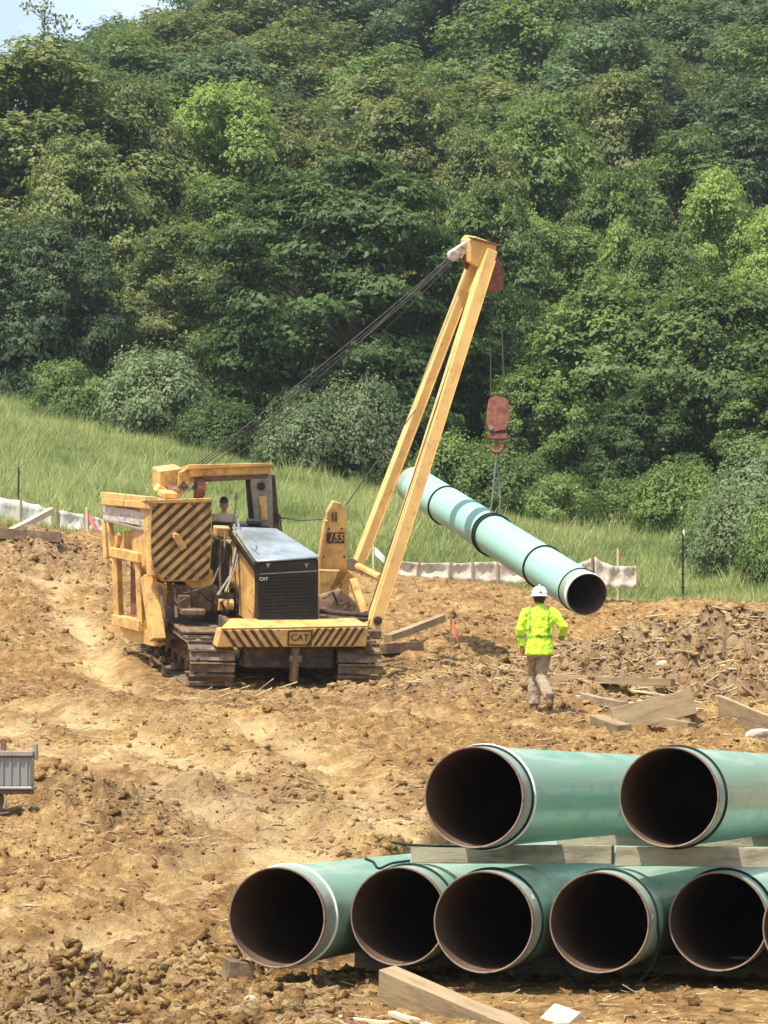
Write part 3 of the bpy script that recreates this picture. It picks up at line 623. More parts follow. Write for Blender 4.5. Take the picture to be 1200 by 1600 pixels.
# ------------------------------------------------------------------ steel pipes
def make_pipe(name, R, Ln, label, group, bands, color_ring=None, sag=None, sticker=None, n=72):
    root = empty(name, label=label, cat='pipe', group=group)
    t = .016; mb = MB(); e = bands[0][0] - .01
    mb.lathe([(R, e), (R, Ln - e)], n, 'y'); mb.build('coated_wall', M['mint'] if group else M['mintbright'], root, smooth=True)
    mb = MB(); mb.lathe([(R - t, .004), (R - t, Ln - .004)], n, 'y'); mb.build('bore', M['pipein'], root, smooth=True)
    for a, s_ in ((0, 1), (Ln, -1)):
        mb = MB(); mb.lathe([(R - t, a + s_ * .004), (R - t * .6, a), (R - .004, a), (R - .001, a + s_ * .012), (R - .001, a + s_ * .05)], n, 'y'); soft(mb.build('rim', M['rim'], root))
        mb = MB(); mb.lathe([(R - .001, a + s_ * .05), (R + .001, a + s_ * e)], n, 'y'); mb.build('end_coating', M['mintpale'], root, smooth=True)
    for yb, rr, mt in bands:
        mb = MB(); K = 64; m = 8; vs = []
        for i in range(K):
            a = 2 * math.pi * i / K; rad = R + rr * .7
            wob = .012 * math.sin(3 * a + yb * 9); dz = 0
            if sag and yb == bands[0][0]: dz = sag * max(0, -math.sin(a)) ** 1.5
            for j in range(m):
                b = 2 * math.pi * j / m; q = rad + dz + rr * math.cos(b); vs.append((q * math.cos(a) , yb + wob + rr * math.sin(b), q * math.sin(a)))
        fs = [(i * m + j, i * m + (j + 1) % m, ((i + 1) % K) * m + (j + 1) % m, ((i + 1) % K) * m + j) for i in range(K) for j in range(m)]
        mb.add(vs, fs); mb.build('white_band' if mt == 'whiteband' else 'rope_ring', M[mt], root, smooth=True)
    for (sy, sa, w, h) in (sticker or []):
        mb = MB(); vs = []; fs = []
        for i in range(7):
            a = sa + (i - 3) / 3 * w; 
            for yy in (sy - h * (1 + .3 * math.sin(i * 2.1)), sy + h * (1 + .3 * math.cos(i * 1.7))): vs.append(((R + .003) * math.cos(a), yy, (R + .003) * math.sin(a)))
        fs = [(2 * i, 2 * i + 1, 2 * i + 3, 2 * i + 2) for i in range(6)]
        mb.add(vs, fs); mb.build('scuff_patch', M['whiteband'], root)
    return root
PR = .42
def pile_pos(p, px):
    u = (px - 600) / FOC; Y = p / (u * CA - SA); return u * Y, Y
LOW = [(432, -6.93, 'leftmost of the bottom row, with a white band', [(.33, .012, 'whiteband')], None, None),
       (622, -6.07, 'second from left in the bottom row, set back', [(.36, .013, 'rope')], None, None),
       (755, -5.21, 'third from left in the bottom row, with black rope ring', [(.33, .013, 'rope')], None, [(.2, .5, .05, .035), (.16, -.62, .035, .03)]),
       (936, -4.33, 'fourth pipe of the bottom row, its loose rope ring sagging below', [(.36, .013, 'rope')], .17, [(.15, .12, .05, .03), (.2, -1.0, .06, .03)]),
       (1122, -3.44, 'fifth pipe of the bottom row, below the right upper pipe', [(.38, .013, 'rope')], None, None),
       (1272, -2.57, 'bottom row, standing farthest forward, cut by the right edge', [(.36, .013, 'rope')], None, None)]
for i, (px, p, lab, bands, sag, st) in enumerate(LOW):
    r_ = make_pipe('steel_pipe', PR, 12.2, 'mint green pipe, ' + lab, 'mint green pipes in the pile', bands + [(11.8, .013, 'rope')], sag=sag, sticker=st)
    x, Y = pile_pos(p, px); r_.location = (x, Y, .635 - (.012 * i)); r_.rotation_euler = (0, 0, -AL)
ZUP = .635 + .42 + .165 + .42
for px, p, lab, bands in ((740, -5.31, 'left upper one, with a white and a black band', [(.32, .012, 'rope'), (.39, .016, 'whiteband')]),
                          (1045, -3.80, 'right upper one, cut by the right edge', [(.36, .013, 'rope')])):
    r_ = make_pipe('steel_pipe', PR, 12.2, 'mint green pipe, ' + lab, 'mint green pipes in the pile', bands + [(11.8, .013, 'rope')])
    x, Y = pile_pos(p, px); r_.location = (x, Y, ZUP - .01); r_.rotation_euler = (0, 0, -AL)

def timber(name, c, L_, w, h, rot, m, label, cat='timber', group=None, taper=0, split=True):
    """a sawn piece along its own x axis, slightly bowed, with worn ends"""
    mb = MB(); r = random.Random(hash(label) % 999); N = 6; secs = []
    for i in range(N + 1):
        t = i / N - .5; bow = .01 * L_ * (t * t) + r.uniform(-.003, .003); j = [r.uniform(-.006, .006) for _ in range(8)]; ww = w * (1 - taper * (t + .5)); hh = h * (1 - taper * .6 * (t + .5))
        x = t * L_
        secs.append([(x + (j[4] * 2 if i in (0, N) else 0), -ww / 2 + j[0], -hh / 2 + bow + j[1]), (x, ww / 2 + j[2], -hh / 2 + bow), (x + (j[5] * 2 if i in (0, N) else 0), ww / 2, hh / 2 + bow + j[3]), (x, -ww / 2, hh / 2 + bow)])
    vs = [v for s_ in secs for v in s_]; fs = [(0, 3, 2, 1), tuple(N * 4 + k for k in range(4))]
    for i in range(N):
        for k in range(4): fs.append((i * 4 + k, i * 4 + (k + 1) % 4, i * 4 + 4 + (k + 1) % 4, i * 4 + 4 + k))
    mb.add(vs, fs); o = mb.build(name, m, bevel=.006, label=label, cat=cat, group=group)
    o.location = c; o.rotation_euler = rot; return o
def pq(p, q, z): return Vector((p * CA + q * SA, -p * SA + q * CA, z))
DZ = .635 + .42 + .0825 - .005
def dunnage(p0, p1, q, z, w, h, mt, label, name='dunnage_timber', group=None):
    a = pq(p0, q, z); b_ = pq(p1, q, z); return timber(name, (a + b_) / 2, (b_ - a).length, w, h, (0, 0, -AL), mt, label, group=group)
dunnage(-6.14, -4.37, 24.25, DZ, .12, .165, M['woodgrey'], 'left timber laid across the bottom pipes under the upper ones')
dunnage(-4.33, -2.1, 24.22, DZ - .012, .13, .165, M['woodgrey'], 'right timber laid across the bottom pipes, reaching the right edge')
dunnage(-6.3, -2.1, 31.5, DZ, .12, .165, M['woodgrey'], 'far timber across the bottom pipes, hidden deep in the pile')
for q, lab in ((25.6, 'front ground skid under the bottom row of pipes'), (28.5, 'middle ground skid under the bottom row of pipes'), (33, 'rear ground skid under the bottom row of pipes')):
    dunnage(-7.0, -1.9, q, .085, .2, .25, M['woodgrey'], lab, 'ground_skid')
w_ = at(366, 1486, 23.9); timber('wood_chock', (w_.x + .03, w_.y + .1, .2), .22, .2, .14, (.1, .15, .3), M['mud'], 'dark muddy chock against the left side of the leftmost bottom pipe', 'chock')
# black strips of rubber hose lying over the pipes
def strip(pts, r, label, m='rope'):
    mb = MB(); P = [Vector(p) for p in pts]; out = []
    for i in range(len(P) - 1):
        for k in range(5): 
            p0 = P[max(i - 1, 0)]; p1 = P[i]; p2 = P[i + 1]; p3 = P[min(i + 2, len(P) - 1)]; t = k / 5
            out.append(.5 * ((2 * p1) + (p2 - p0) * t + (2 * p0 - 5 * p1 + 4 * p2 - p3) * t * t + (3 * p1 - p0 - 3 * p2 + p3) * t ** 3))
    out.append(P[-1]); mb.tube(out, r, 6); return mb.build('rubber_strip', M[m], smooth=True, label=label, cat='rubber strip')
strip([at(571, 1342, 24.4), at(583, 1347, 24.3), at(592, 1357, 24.2), at(612, 1349, 24.5), at(640, 1345, 24.6)], .012, 'black torn rubber strip over the gap between the two leftmost bottom pipes')
strip([at(612, 1316, 24.1), at(640, 1320, 24.0), at(690, 1322, 23.9), at(745, 1322.5, 23.8)], .012, 'black strip curling out under the left upper pipe')

# hanging pipe: near end low at right, far end high at left behind the boom
pe0 = at(917, 929, 55.0); pe1 = at(646, 757, 65.2)
dirv = (pe1 - pe0); HL = dirv.length
hp = make_pipe('hanging_pipe', .41, HL, 'mint green steel pipe hanging tilted in the air behind the worker', None,
               [(.42, .014, 'rope'), (HL * .22, .022, 'rope'), (HL * .78, .022, 'rope')], n=64)
if 'group' in hp.keys(): del hp['group']
hp.location = pe0; hp.rotation_euler = dirv.to_track_quat('Y', 'Z').to_euler()
mb = MB(); mb.lathe([(.411, .02), (.417, .03), (.417, .13), (.411, .14)], 64); mb.build('white_band', M['whiteband'], hp, smooth=True)

# ------------------------------------------------------------------ pipelayer
TH, PH = math.radians(18), math.radians(13)
o_t = TP0
RT = Matrix.Rotation(TH, 3, 'Z') @ Matrix.Rotation(PH, 3, 'X')
TR = empty('pipelayer', o_t, RT.to_euler(), label='yellow tracked pipelayer with side boom and striped counterweight, on the muddy slope', cat='pipelayer')
RTi = RT.transposed(); oc = RTi @ (Vector((0, 0, EYE)) - o_t)
def L(px, py, ly):
    d = RTi @ (at(px, py, 1) - Vector((0, 0, EYE))); t = (ly - oc.y) / d.y; return oc + t * d
def TL(w): return RTi @ (w - o_t)
Yl = M['yellow']
def part(mb, name, m, bevel=.012, parent=None, **k): return mb.build(name, m, parent or TR, bevel=bevel, **k)
def text_part(txt, size, M4, m, parent, ext=.004, name='lettering', shear=0):
    cu = bpy.data.curves.new(name, 'FONT'); cu.body = txt; cu.size = size; cu.extrude = ext; cu.align_x = 'CENTER'; cu.align_y = 'CENTER'; cu.shear = shear
    t = bpy.data.objects.new(name, cu); COL.objects.link(t); dg = bpy.context.evaluated_depsgraph_get(); me = bpy.data.meshes.new_from_object(t.evaluated_get(dg))
    bpy.data.objects.remove(t); me.materials.clear(); me.materials.append(m)
    o = bpy.data.objects.new(name, me); COL.objects.link(o); o.parent = parent; o.matrix_local = M4; return o
FRONT = Matrix(((1, 0, 0), (0, 0, -1), (0, 1, 0)))       # text facing -y
# tracks
def track(side):
    x0 = 1.53 * side; wd = .92; y0, y1 = .52, 4.35; R_ = .42
    tr = MB()
    tr.box((x0, (y0 + y1) / 2, .46), (.42, y1 - y0, .34)); fr = part(tr, 'track_frame', M['mud'], .03)
    for yy, nm, teeth in ((y0, 'idler', 0), (y1, 'sprocket', 20)):
        mb = MB(); k = 40 if teeth else 28; prof = [(.33 + (.03 if teeth and i % 2 else 0)) for i in range(k)]
        poly = [(x0 - .09, yy + prof[i] * math.cos(2 * math.pi * i / k), R_ + prof[i] * math.sin(2 * math.pi * i / k)) for i in range(k)]
        mb.prism(poly, (.18, 0, 0)); mb.disc((x0, yy, R_), .13, 16, 'x', .3); part(mb, nm, M['mud'], 0)
    for i in range(6):
        mb = MB(); mb.disc((x0, y0 + .5 + i * .57, .22), .12, 14, 'x', .34); part(mb, 'roller', M['mud'], 0)
    # shoes round the chain
    st = y1 - y0; per = 2 * st + 2 * math.pi * R_; N = int(per / .218); first = None
    for i in range(N):
        s_ = per * i / N
        if s_ < st: p = (y0 + s_, 2 * R_); a = 0
        elif s_ < st + math.pi * R_: b = (s_ - st) / R_; p = (y1 + R_ * math.sin(b), R_ + R_ * math.cos(b)); a = -b
        elif s_ < 2 * st + math.pi * R_: p = (y1 - (s_ - st - math.pi * R_), 0); a = math.pi
        else: b = (s_ - 2 * st - math.pi * R_) / R_; p = (y0 - R_ * math.sin(b), R_ - R_ * math.cos(b)); a = math.pi - b
        if first is None:
            mb = MB(); mb.box((0, 0, .01), (wd, .20, .03)); mb.box((0, .085, .055), (wd, .022, .07)); mb.box((0, 0, -.035), (.2, .19, .06))
            for cx in (-.3, .3): mb.box((cx, -.02, .03), (.07, .12, .02))
            first = part(mb, 'track_shoe', M['shoe'], .008); o = first
        else: o = first.copy(); COL.objects.link(o)
        o.parent = TR; o.location = (x0 + random.uniform(-.006, .006), p[0], p[1]); o.rotation_euler = (a, 0, random.uniform(-.012, .012))
track(-1); track(1)
# clods of mud on and about the tracks
mb = MB(); r = random.Random(3)
for i in range(150):
    sd = r.choice((-1, 1)); TV, TF = TPL[i % 6]; s_ = r.uniform(.04, .13); c = Vector((sd * 1.53 + r.uniform(-.45, .45), r.uniform(.1, 4.6), r.choice((.86, .88, .1, .5))))
    if c.z < .8: c.x = sd * 1.53 + r.choice((-1, 1)) * r.uniform(.2, .4)
    mb.add([tuple(Vector(v * s_) + c) for v in TV], [tuple(int(q) for q in f) for f in TF])
part(mb, 'caked_mud', M['mud'], 0, kind='stuff')
# main frame between the tracks
mb = MB(); mb.box((0, 2.4, .95), (1.9, 4.0, .45)); part(mb, 'main_frame', M['mud'], .03)
mb = MB(); mb.box((-1.53, 2.5, .98), (.9, 3.3, .07)); mb.box((-1.0, 2.5, 1.08), (.12, 3.4, .3)); part(mb, 'right_fender', M['mud'], .02)
mb = MB(); mb.box((1.4, 2.2, .98), (1.0, 3.0, .09)); part(mb, 'left_fender', M['mud'], .02)
# striped front bumper
bx0, bx1 = -1.50, 1.60
mb = MB(); mb.prism([(bx0 + .0, .0, .84), (bx1, 0, .90), (bx1 + .02, .0, 1.30), (bx0 + .06, .0, 1.19)], (0, .32, 0)); bump = part(mb, 'front_bumper', Yl, .02)
mb = MB(); mb.prism([(bx0 + .06, .01, 1.195), (bx1 + .02, .01, 1.305), (bx1 - .1, .55, 1.36), (bx0 + .4, .55, 1.30)], (0, 0, .03)); part(mb, 'bumper_top', Yl, .008)
def bz(x, t): return (.84 + .06 * (x - bx0) / 3.1) * (1 - t) + (1.19 + .11 * (x - bx0) / 3.1) * t
for k in range(6):
    xa = bx0 + .10 + k * .185; mb = MB(); w = .085
    mb.prism([(xa + .26, -.008, bz(xa, .03)), (xa + .26 + w, -.008, bz(xa, .03)), (xa + w, -.008, bz(xa, .97)), (xa, -.008, bz(xa, .97))], (0, .012, 0)); part(mb, 'hazard_stripe', M['stripe'], 0, bump)
for k in range(7):
    xa = bx1 - .05 - k * .155; mb = MB(); w = .07
    mb.prism([(xa - .22, -.008, bz(xa, .03)), (xa - .22 - w, -.008, bz(xa, .03)), (xa - w, -.008, bz(xa, .97)), (xa, -.008, bz(xa, .97))], (0, .012, 0)); part(mb, 'hazard_stripe', M['stripe'], 0, bump)
mb = MB(); cx = .2
for q in (((cx - .24, 1.19), (cx + .24, 1.21)), ((cx - .24, .91), (cx + .24, .92)), ((cx - .24, .91), (cx - .24, 1.19)), ((cx + .24, .92), (cx + .24, 1.21))):
    mb.beam((q[0][0], -.015, q[0][1]), (q[1][0], -.015, q[1][1]), .03, .025, (0, 1, 0))
part(mb, 'emblem_frame', M['stripe'], 0, bump)
text_part('CAT', .19, Matrix.Translation((cx, -.012, 1.06)) @ FRONT.to_4x4(), M['stripe'], bump, .006)
# tow pin post under the bumper
mb = MB(); mb.box((.16, .12, .5), (.15, .16, .7)); mb.box((.16, .06, .62), (.26, .1, .14)); mb.tube([(.16, .05, .12), (.16, .04, .78)], .05, 8); part(mb, 'tow_post', M['mud'], .02)
mb = MB(); mb.box((0.1, .5, .62), (1.9, .3, .5)); part(mb, 'belly_guard', M['darksteel'], .03)
# radiator and engine hood
a0 = L(402, 880, .45); a1 = L(498, 873, .45); b1 = L(498, 974, .45); b0 = L(402, 976, .45)
mb = MB(); mb.prism([b0, b1, a1, a0], (0, .28, 0)); rad = part(mb, 'radiator_guard', M['black'], .025)
c0 = L(402, 897, .44); c1 = L(498, 892, .44)
mb = MB(); mb.beam(c0 + Vector((.06, 0, 0)), c1 - Vector((.02, 0, 0)), .02, .02); part(mb, 'trim_line', M['greysteel'], 0, rad)
for k in range(14):
    f = (k + 1) / 15; z0 = b0.lerp(c0, f) + Vector((.05, -.012, 0)); z1 = b1.lerp(c1, f) - Vector((.05, .012, 0)); mb = MB(); mb.beam(z0, z1, .008, .03); part(mb, 'grille_slat', M['black'], 0, rad)
text_part('CAT', .09, Matrix.Translation(L(412, 905, .42)) @ FRONT.to_4x4(), M['whiteband'], rad)
for px in (419, 479):
    q = L(px, 880, .44); mb = MB(); mb.prism([q + Vector((-.05, 0, 0)), q + Vector((.05, 0, 0)), q + Vector((0, 0, -.1))], (0, -.01, 0)); part(mb, 'latch', M['greysteel'], 0, rad)
h0, h1 = a0 + Vector((-.02, -.02, .005)), a1 + Vector((.03, -.02, .005)); h3, h2 = L(362, 826, 2.35), L(432, 829, 2.45)
mb = MB(); mb.prism([h0, h1, h2, h3], (0, 0, .05)); soft(part(mb, 'engine_hood', M['hoodtop'], .02))
mb = MB(); mb.prism([h0 + Vector((-.01, 0, -.02)), h3 + Vector((-.01, 0, -.02)), h3 + Vector((-.01, 0, -.16)), h0 + Vector((-.01, 0, -.16))], (-.05, 0, 0)); part(mb, 'hood_edge', M['black'], .01)
mb = MB(); mb.prism([b0 + Vector((0, .3, -.05)), a0 + Vector((0, .3, -.02)), h3 + Vector((0, -.05, -.03)), Vector((h3.x, h3.y - .05, 1.25))], (.05, 0, 0)); sp = part(mb, 'engine_side_panel', Yl, .01)
for (fa, fb) in ((.08, .34), (.42, .68), (.75, .95)):
    mb = MB(); s0 = b0 + Vector((-.015, .3, 0)); ln = h3.y - b0.y - .4
    ya, yb = b0.y + .3 + ln * fa, b0.y + .3 + ln * fb
    mb.prism([(b0.x - .02, ya, 1.42), (b0.x - .02, yb, 1.5), (b0.x - .02, yb, 2.35 + fb * .3), (b0.x - .02, ya, 2.28 + fa * .3)], (-.03, 0, 0)); part(mb, 'side_door', Yl, .012, sp)
mb = MB(); mb.box((b0.x - .01, b0.y + .27, (a0.z + b0.z) / 2 - .03), (.1, .14, a0.z - b0.z - .1)); part(mb, 'corner_column', Yl, .02)
mb = MB(); mb.prism([b1 + Vector((-.03, .3, 0)), a1 + Vector((-.03, .3, -.02)), h2 + Vector((0, 0, -.03)), Vector((h2.x, h2.y, 1.2))], (.05, 0, 0)); part(mb, 'engine_side_panel', Yl, .01)
mb = MB(); mb.box((0, 1.5, 1.7), (1.0, 1.6, .9)); part(mb, 'engine_block', M['darksteel'], .03)
# cowl, dash and exhaust behind the hood
q = L(392, 822, 2.6); mb = MB(); mb.box(q + Vector((0, .1, -.12)), (.75, .4, .35)); mb.box(q + Vector((.05, -.05, .1)), (.3, .2, .12)); part(mb, 'dash_cowl', M['black'], .03)
q = L(346, 830, 2.6); mb = MB(); mb.box(q, (.3, .3, .2)); mb.box(q + Vector((.06, -.1, -.3)), (.5, .3, .3)); mb.tube([q + Vector((-.25, -.1, -.2)), q + Vector((.1, -.22, -.24)), q + Vector((.3, -.2, -.1))], .06, 8); part(mb, 'hydraulic_valve_bank', Yl, .03)
q = L(366, 785, 2.9); mb = MB(); mb.tube([q + Vector((0, 0, -.6)), q + Vector((.04, 0, .1))], .015, 6); mb.tube([q + Vector((.03, 0, .06)), q + Vector((.05, 0, .2))], .035, 8); part(mb, 'control_lever', M['greysteel'], 0)
for k, pts in enumerate([[(372, 812), (375, 850), (366, 890), (352, 925)], [(366, 820), (369, 855), (360, 900), (340, 930)], [(352, 832), (350, 870), (330, 915), (300, 925)], [(345, 845), (343, 880), (345, 930)]]):
    mb = MB(); P = [L(px, py, 2.3 - .35 * i - .1 * k) for i, (px, py) in enumerate(pts)]; mb.tube(P, .028, 7); part(mb, 'hydraulic_hose', M['greysteel'] if k < 2 else M['darksteel'], 0)
# winch set under the counterweight
mb = MB(); mb.box(L(300, 930, 2.2), (.9, .9, .55)); part(mb, 'winch_case', M['mud'], .05)
mb = MB(); c = L(332, 940, 1.9); mb.disc(c, .3, 20, 'x', .1); mb.disc(c + Vector((.45, 0, 0)), .3, 20, 'x', .06); mb.disc(c + Vector((.22, 0, 0)), .2, 20, 'x', .4); part(mb, 'winch_drum', M['darksteel'], 0)
mb = MB(); mb.prism([L(340, 840, 2.2), L(362, 850, 2.2), L(356, 930, 2.2), L(330, 915, 2.2)], (0, .7, 0)); part(mb, 'cavity_panel', M['darksteel'], .02)
mb = MB(); mb.prism([L(285, 906, 1.75), L(333, 890, 1.75), L(333, 915, 1.75), L(300, 922, 1.75)], (0, .5, 0)); part(mb, 'support_bracket', Yl, .02)
mb = MB(); mb.prism([L(238, 905, 1.8), L(262, 915, 1.8), L(258, 1000, 1.8), L(240, 1000, 1.8)], (0, .3, 0)); part(mb, 'track_side_leg', M['yellow'], .02)
# counterweight: striped face and stacked body
f = [L(234, 842, 1.6), L(236, 785, 1.6), L(332, 782, 1.6), L(331, 850, 1.6), L(328, 900, 1.6), L(318, 908, 1.6), L(256, 908, 1.6), L(236, 884, 1.6)]
mb = MB(); mb.prism(f, (0, 1.6, -.30)); cw = part(mb, 'counterweight', Yl, .02)
ft = f[1].z; fb = f[5].z; fl = f[0].x; fr_ = f[2].x
poly = [Vector((v.x, v.z)) for v in f]
def clip_poly(P, nrm, d):
    out = []
    for i in range(len(P)):
        a, c = P[i], P[(i + 1) % len(P)]; da, dc = a.dot(nrm) - d, c.dot(nrm) - d
        if da >= 0: out.append(a)
        if (da >= 0) != (dc >= 0): out.append(a.lerp(c, da / (da - dc)))
    return out
nrm = Vector((-1, 1.0)).normalized(); ctr = Vector((sum(v.x for v in poly) / 8, sum(v.y for v in poly) / 8))
ds = [v.dot(nrm) for v in poly]
step = (max(ds) - min(ds)) / 11.5; d = min(ds) + step * .3
inner = [ctr + (v - ctr) * .965 for v in poly]
while d < max(ds):
    P = clip_poly(clip_poly(inner, nrm, d), -nrm, -(d + step * .46))
    if len(P) > 2:
        mb = MB(); mb.prism([(v.x, 1.6 - .008, v.y) for v in P], (0, .012, 0)); part(mb, 'hazard_stripe', M['stripe'], 0, cw)
    d += step
mb = MB(); q0 = L(274, 836, 1.52); q1 = L(287, 858, 1.52); mb.beam(q0, q1, .14, .09, (0, 1, 0)); mb.tube([q0 + Vector((0, -.05, 0)), q0 + Vector((0, .1, 0))], .05, 8); part(mb, 'locking_latch', Yl, .015, cw)
mb = MB(); mb.prism([L(236, 787, 1.55), L(230, 781, 1.55), L(332, 778, 1.55), L(334, 784, 1.55)], (0, 1.65, -.28)); part(mb, 'top_plate', Yl, .01, cw)
mb = MB(); mb.box(L(262, 772, 2.4), (.3, .5, .12)); mb.box(L(250, 765, 2.8), (.2, .3, .16), Matrix.Rotation(.5, 3, 'Y')); part(mb, 'lifting_lug', Yl, .02, cw)
# carrier frame running back along the far side of the track
def LS(px, py, dx=0): v = L(px, py, 1.6 + (235 - px) / 80 * 3.4); v.x += dx; return v
def fbeam(name, p0, p1, w, h, m=Yl, **k):
    mb = MB(); mb.beam(LS(*p0, .08), LS(*p1, .08), w, h); return part(mb, name, m, .012, CF, **k)
CF = empty('carrier_frame'); CF.parent = TR
fbeam('top_rail', (157, 773), (234, 781), .18, .12)
fbeam('inner_rail', (160, 783), (235, 790), .22, .14)
fbeam('white_plate', (157, 800), (231, 812), .06, .30, M['whiterail'])
fbeam('lower_rail', (160, 812), (234, 832), .12, .06, M['greysteel'])
fbeam('rear_post', (159, 812), (162, 872), .14, .14)
fbeam('rear_post', (165, 812), (170, 870), .12, .10)
fbeam('front_post', (228, 826), (233, 900), .2, .16)
fbeam('front_post', (226, 900), (240, 1000), .28, .24)
fbeam('frame_post', (176, 856), (180, 966), .16, .16)
fbeam('frame_post', (212, 864), (216, 975), .15, .16)
fbeam('frame_post', (182, 834), (176, 858), .1, .1)
fbeam('cross_tube', (172, 862), (216, 872), .2, .2)
fbeam('cross_tube', (176, 968), (218, 978), .22, .22)
mb = MB(); mb.prism([LS(182, 872, .3), LS(212, 876, .3), LS(212, 965, .3), LS(182, 960, .3)], (.1, 0, 0)); part(mb, 'inner_plate', M['rust'], 0, CF)
mb = MB(); mb.prism([LS(168, 828, .35), LS(226, 838, .35), LS(226, 872, .35), LS(168, 860, .35)], (.1, 0, 0)); part(mb, 'inner_plate', Yl, 0, CF)
mb = MB(); mb.prism([LS(176, 975, .1), LS(222, 985, .1), LS(241, 1006, .1), LS(232, 1010, .1), LS(192, 1000, .1)], (.15, 0, 0)); part(mb, 'lower_skirt', Yl, .01, CF)
mb = MB(); mb.prism([LS(161, 775, .25), LS(233, 782, .25), LS(233, 812, .25), LS(161, 800, .25)], (.9, 0, 0)); part(mb, 'counterweight_slab', Yl, .02, CF)
mb = MB(); mb.box(LS(215, 842, .3), (.08, .3, .3)); part(mb, 'dark_port', M['darksteel'], 0, CF)
# rear bogie plates low at left
for (x_, yy) in ((195, 1035), (215, 1045), (236, 1050), (255, 1062)):
    mb = MB(); c = L(x_, yy - 8, .3 + (295 - x_) / 120 * 4.2); mb.box(c, (.05, .3, .34), Matrix.Rotation(.5, 3, 'X')); part(mb, 'guide_plate', M['mud'], .02)
# canopy
cy = 3.3
def CB(name, p0, p1, w, h, m, ly=cy, **k):
    mb = MB(); mb.beam(L(*p0, ly), L(*p1, ly), w, h); return part(mb, name, m, .02, CAN, **k)
CAN = empty('canopy'); CAN.parent = TR
mb = MB(); mb.prism([L(297, 731, 2.9), L(424, 727, 2.9), L(424, 740, 2.9), L(297, 745, 2.9)], (0, 1.4, -.30)); soft(part(mb, 'roof', Yl, .03, CAN))
mb = MB(); mb.prism([L(294, 726, 2.8), L(426, 723, 2.8), L(428, 728, 2.8), L(294, 733, 2.8)], (0, 1.6, -.34)); part(mb, 'roof_lip', Yl, .01, CAN)
mb = MB(); mb.prism([L(300, 744, 3.0), L(420, 739, 3.0), L(418, 748, 3.0), L(306, 754, 3.0)], (0, .12, 0)); part(mb, 'front_header', M['mud'], .01, CAN)
mb = MB(); mb.prism([L(391, 745, 3.0), L(425, 742, 3.0), L(428, 830, 3.0), L(400, 830, 3.0)], (0, .1, 0)); rp = part(mb, 'roof_post', M['greysteel'], .02, CAN)
mb = MB(); q = L(408, 760, 2.98); mb.disc(q, .085, 16, 'y', .03); part(mb, 'post_hole_disc', M['holedark'], 0, rp)  # dark disc painted as the shade inside a hole in the post plate
mb = MB(); mb.prism([L(404, 776, 2.98), L(416, 774, 2.98), L(418, 812, 2.98), L(409, 812, 2.98)], (0, -.02, 0)); part(mb, 'yellow_patch', Yl, 0, rp)
CB('side_post', (388, 748), (394, 822), .1, .12, M['darksteel'], 3.2); CB('side_post', (424, 742), (432, 832), .12, .14, M['darksteel'], 3.1)
CB('side_post', (312, 750), (308, 790), .16, .16, M['mud'], 3.4)
mb = MB(); mb.prism([L(248, 735, 3.4), L(284, 730, 3.4), L(284, 764, 3.4), L(248, 768, 3.4)], (0, .6, 0)); part(mb, 'fuel_box', Yl, .03, CAN)
mb = MB(); mb.prism([L(276, 768, 3.05), L(280, 738, 3.05), L(296, 730, 3.05), L(314, 736, 3.05), L(306, 752, 3.05), L(292, 760, 3.05), L(284, 776, 3.05)], (0, .08, 0)); mb.prism([L(282, 764, 3.5), L(286, 734, 3.5), L(310, 732, 3.5), L(304, 752, 3.5)], (0, .08, 0)); part(mb, 'boom_winch_bracket', Yl, .012, CAN)
for (bx_, by_) in ((284, 744), (294, 738), (304, 740), (298, 750), (288, 758), (282, 768)):
    mb = MB(); mb.disc(L(bx_, by_, 3.03), .028, 6, 'y', .04); part(mb, 'bolt', M['greysteel'], 0, CAN)
for k in range(5):
    mb = MB(); a_ = L(312 + k * 2, 756 - k * 3, 2.9); mb.tube([a_, a_ + Vector((-.1, .05, -.12)), a_ + Vector((-.28, .1, -.16 - .03 * k)), a_ + Vector((-.5, .2, -.05))], .016, 6); part(mb, 'hydraulic_hose', M['darksteel'], 0, CAN)
mb = MB(); q = L(312, 762, 3.0); mb.disc(q, .2, 18, 'x', .16); part(mb, 'cable_drum', M['rust'], 0, CAN)
mb = MB(); mb.disc(L(268, 772, 2.9), .17, 16, 'x', .2); part(mb, 'cable_drum', M['rust'], 0, CAN)
mb = MB(); mb.box(L(345, 818, 3.4), (.55, .55, .12)); mb.box(L(345, 815, 3.85), (.5, .12, .3)); part(mb, 'operator_seat', M['black'], .03)
mb = MB(); mb.tube([L(430, 800, 3), L(437, 806, 3), L(440, 830, 3)], .02, 6); part(mb, 'grab_rail', M['darksteel'], 0)
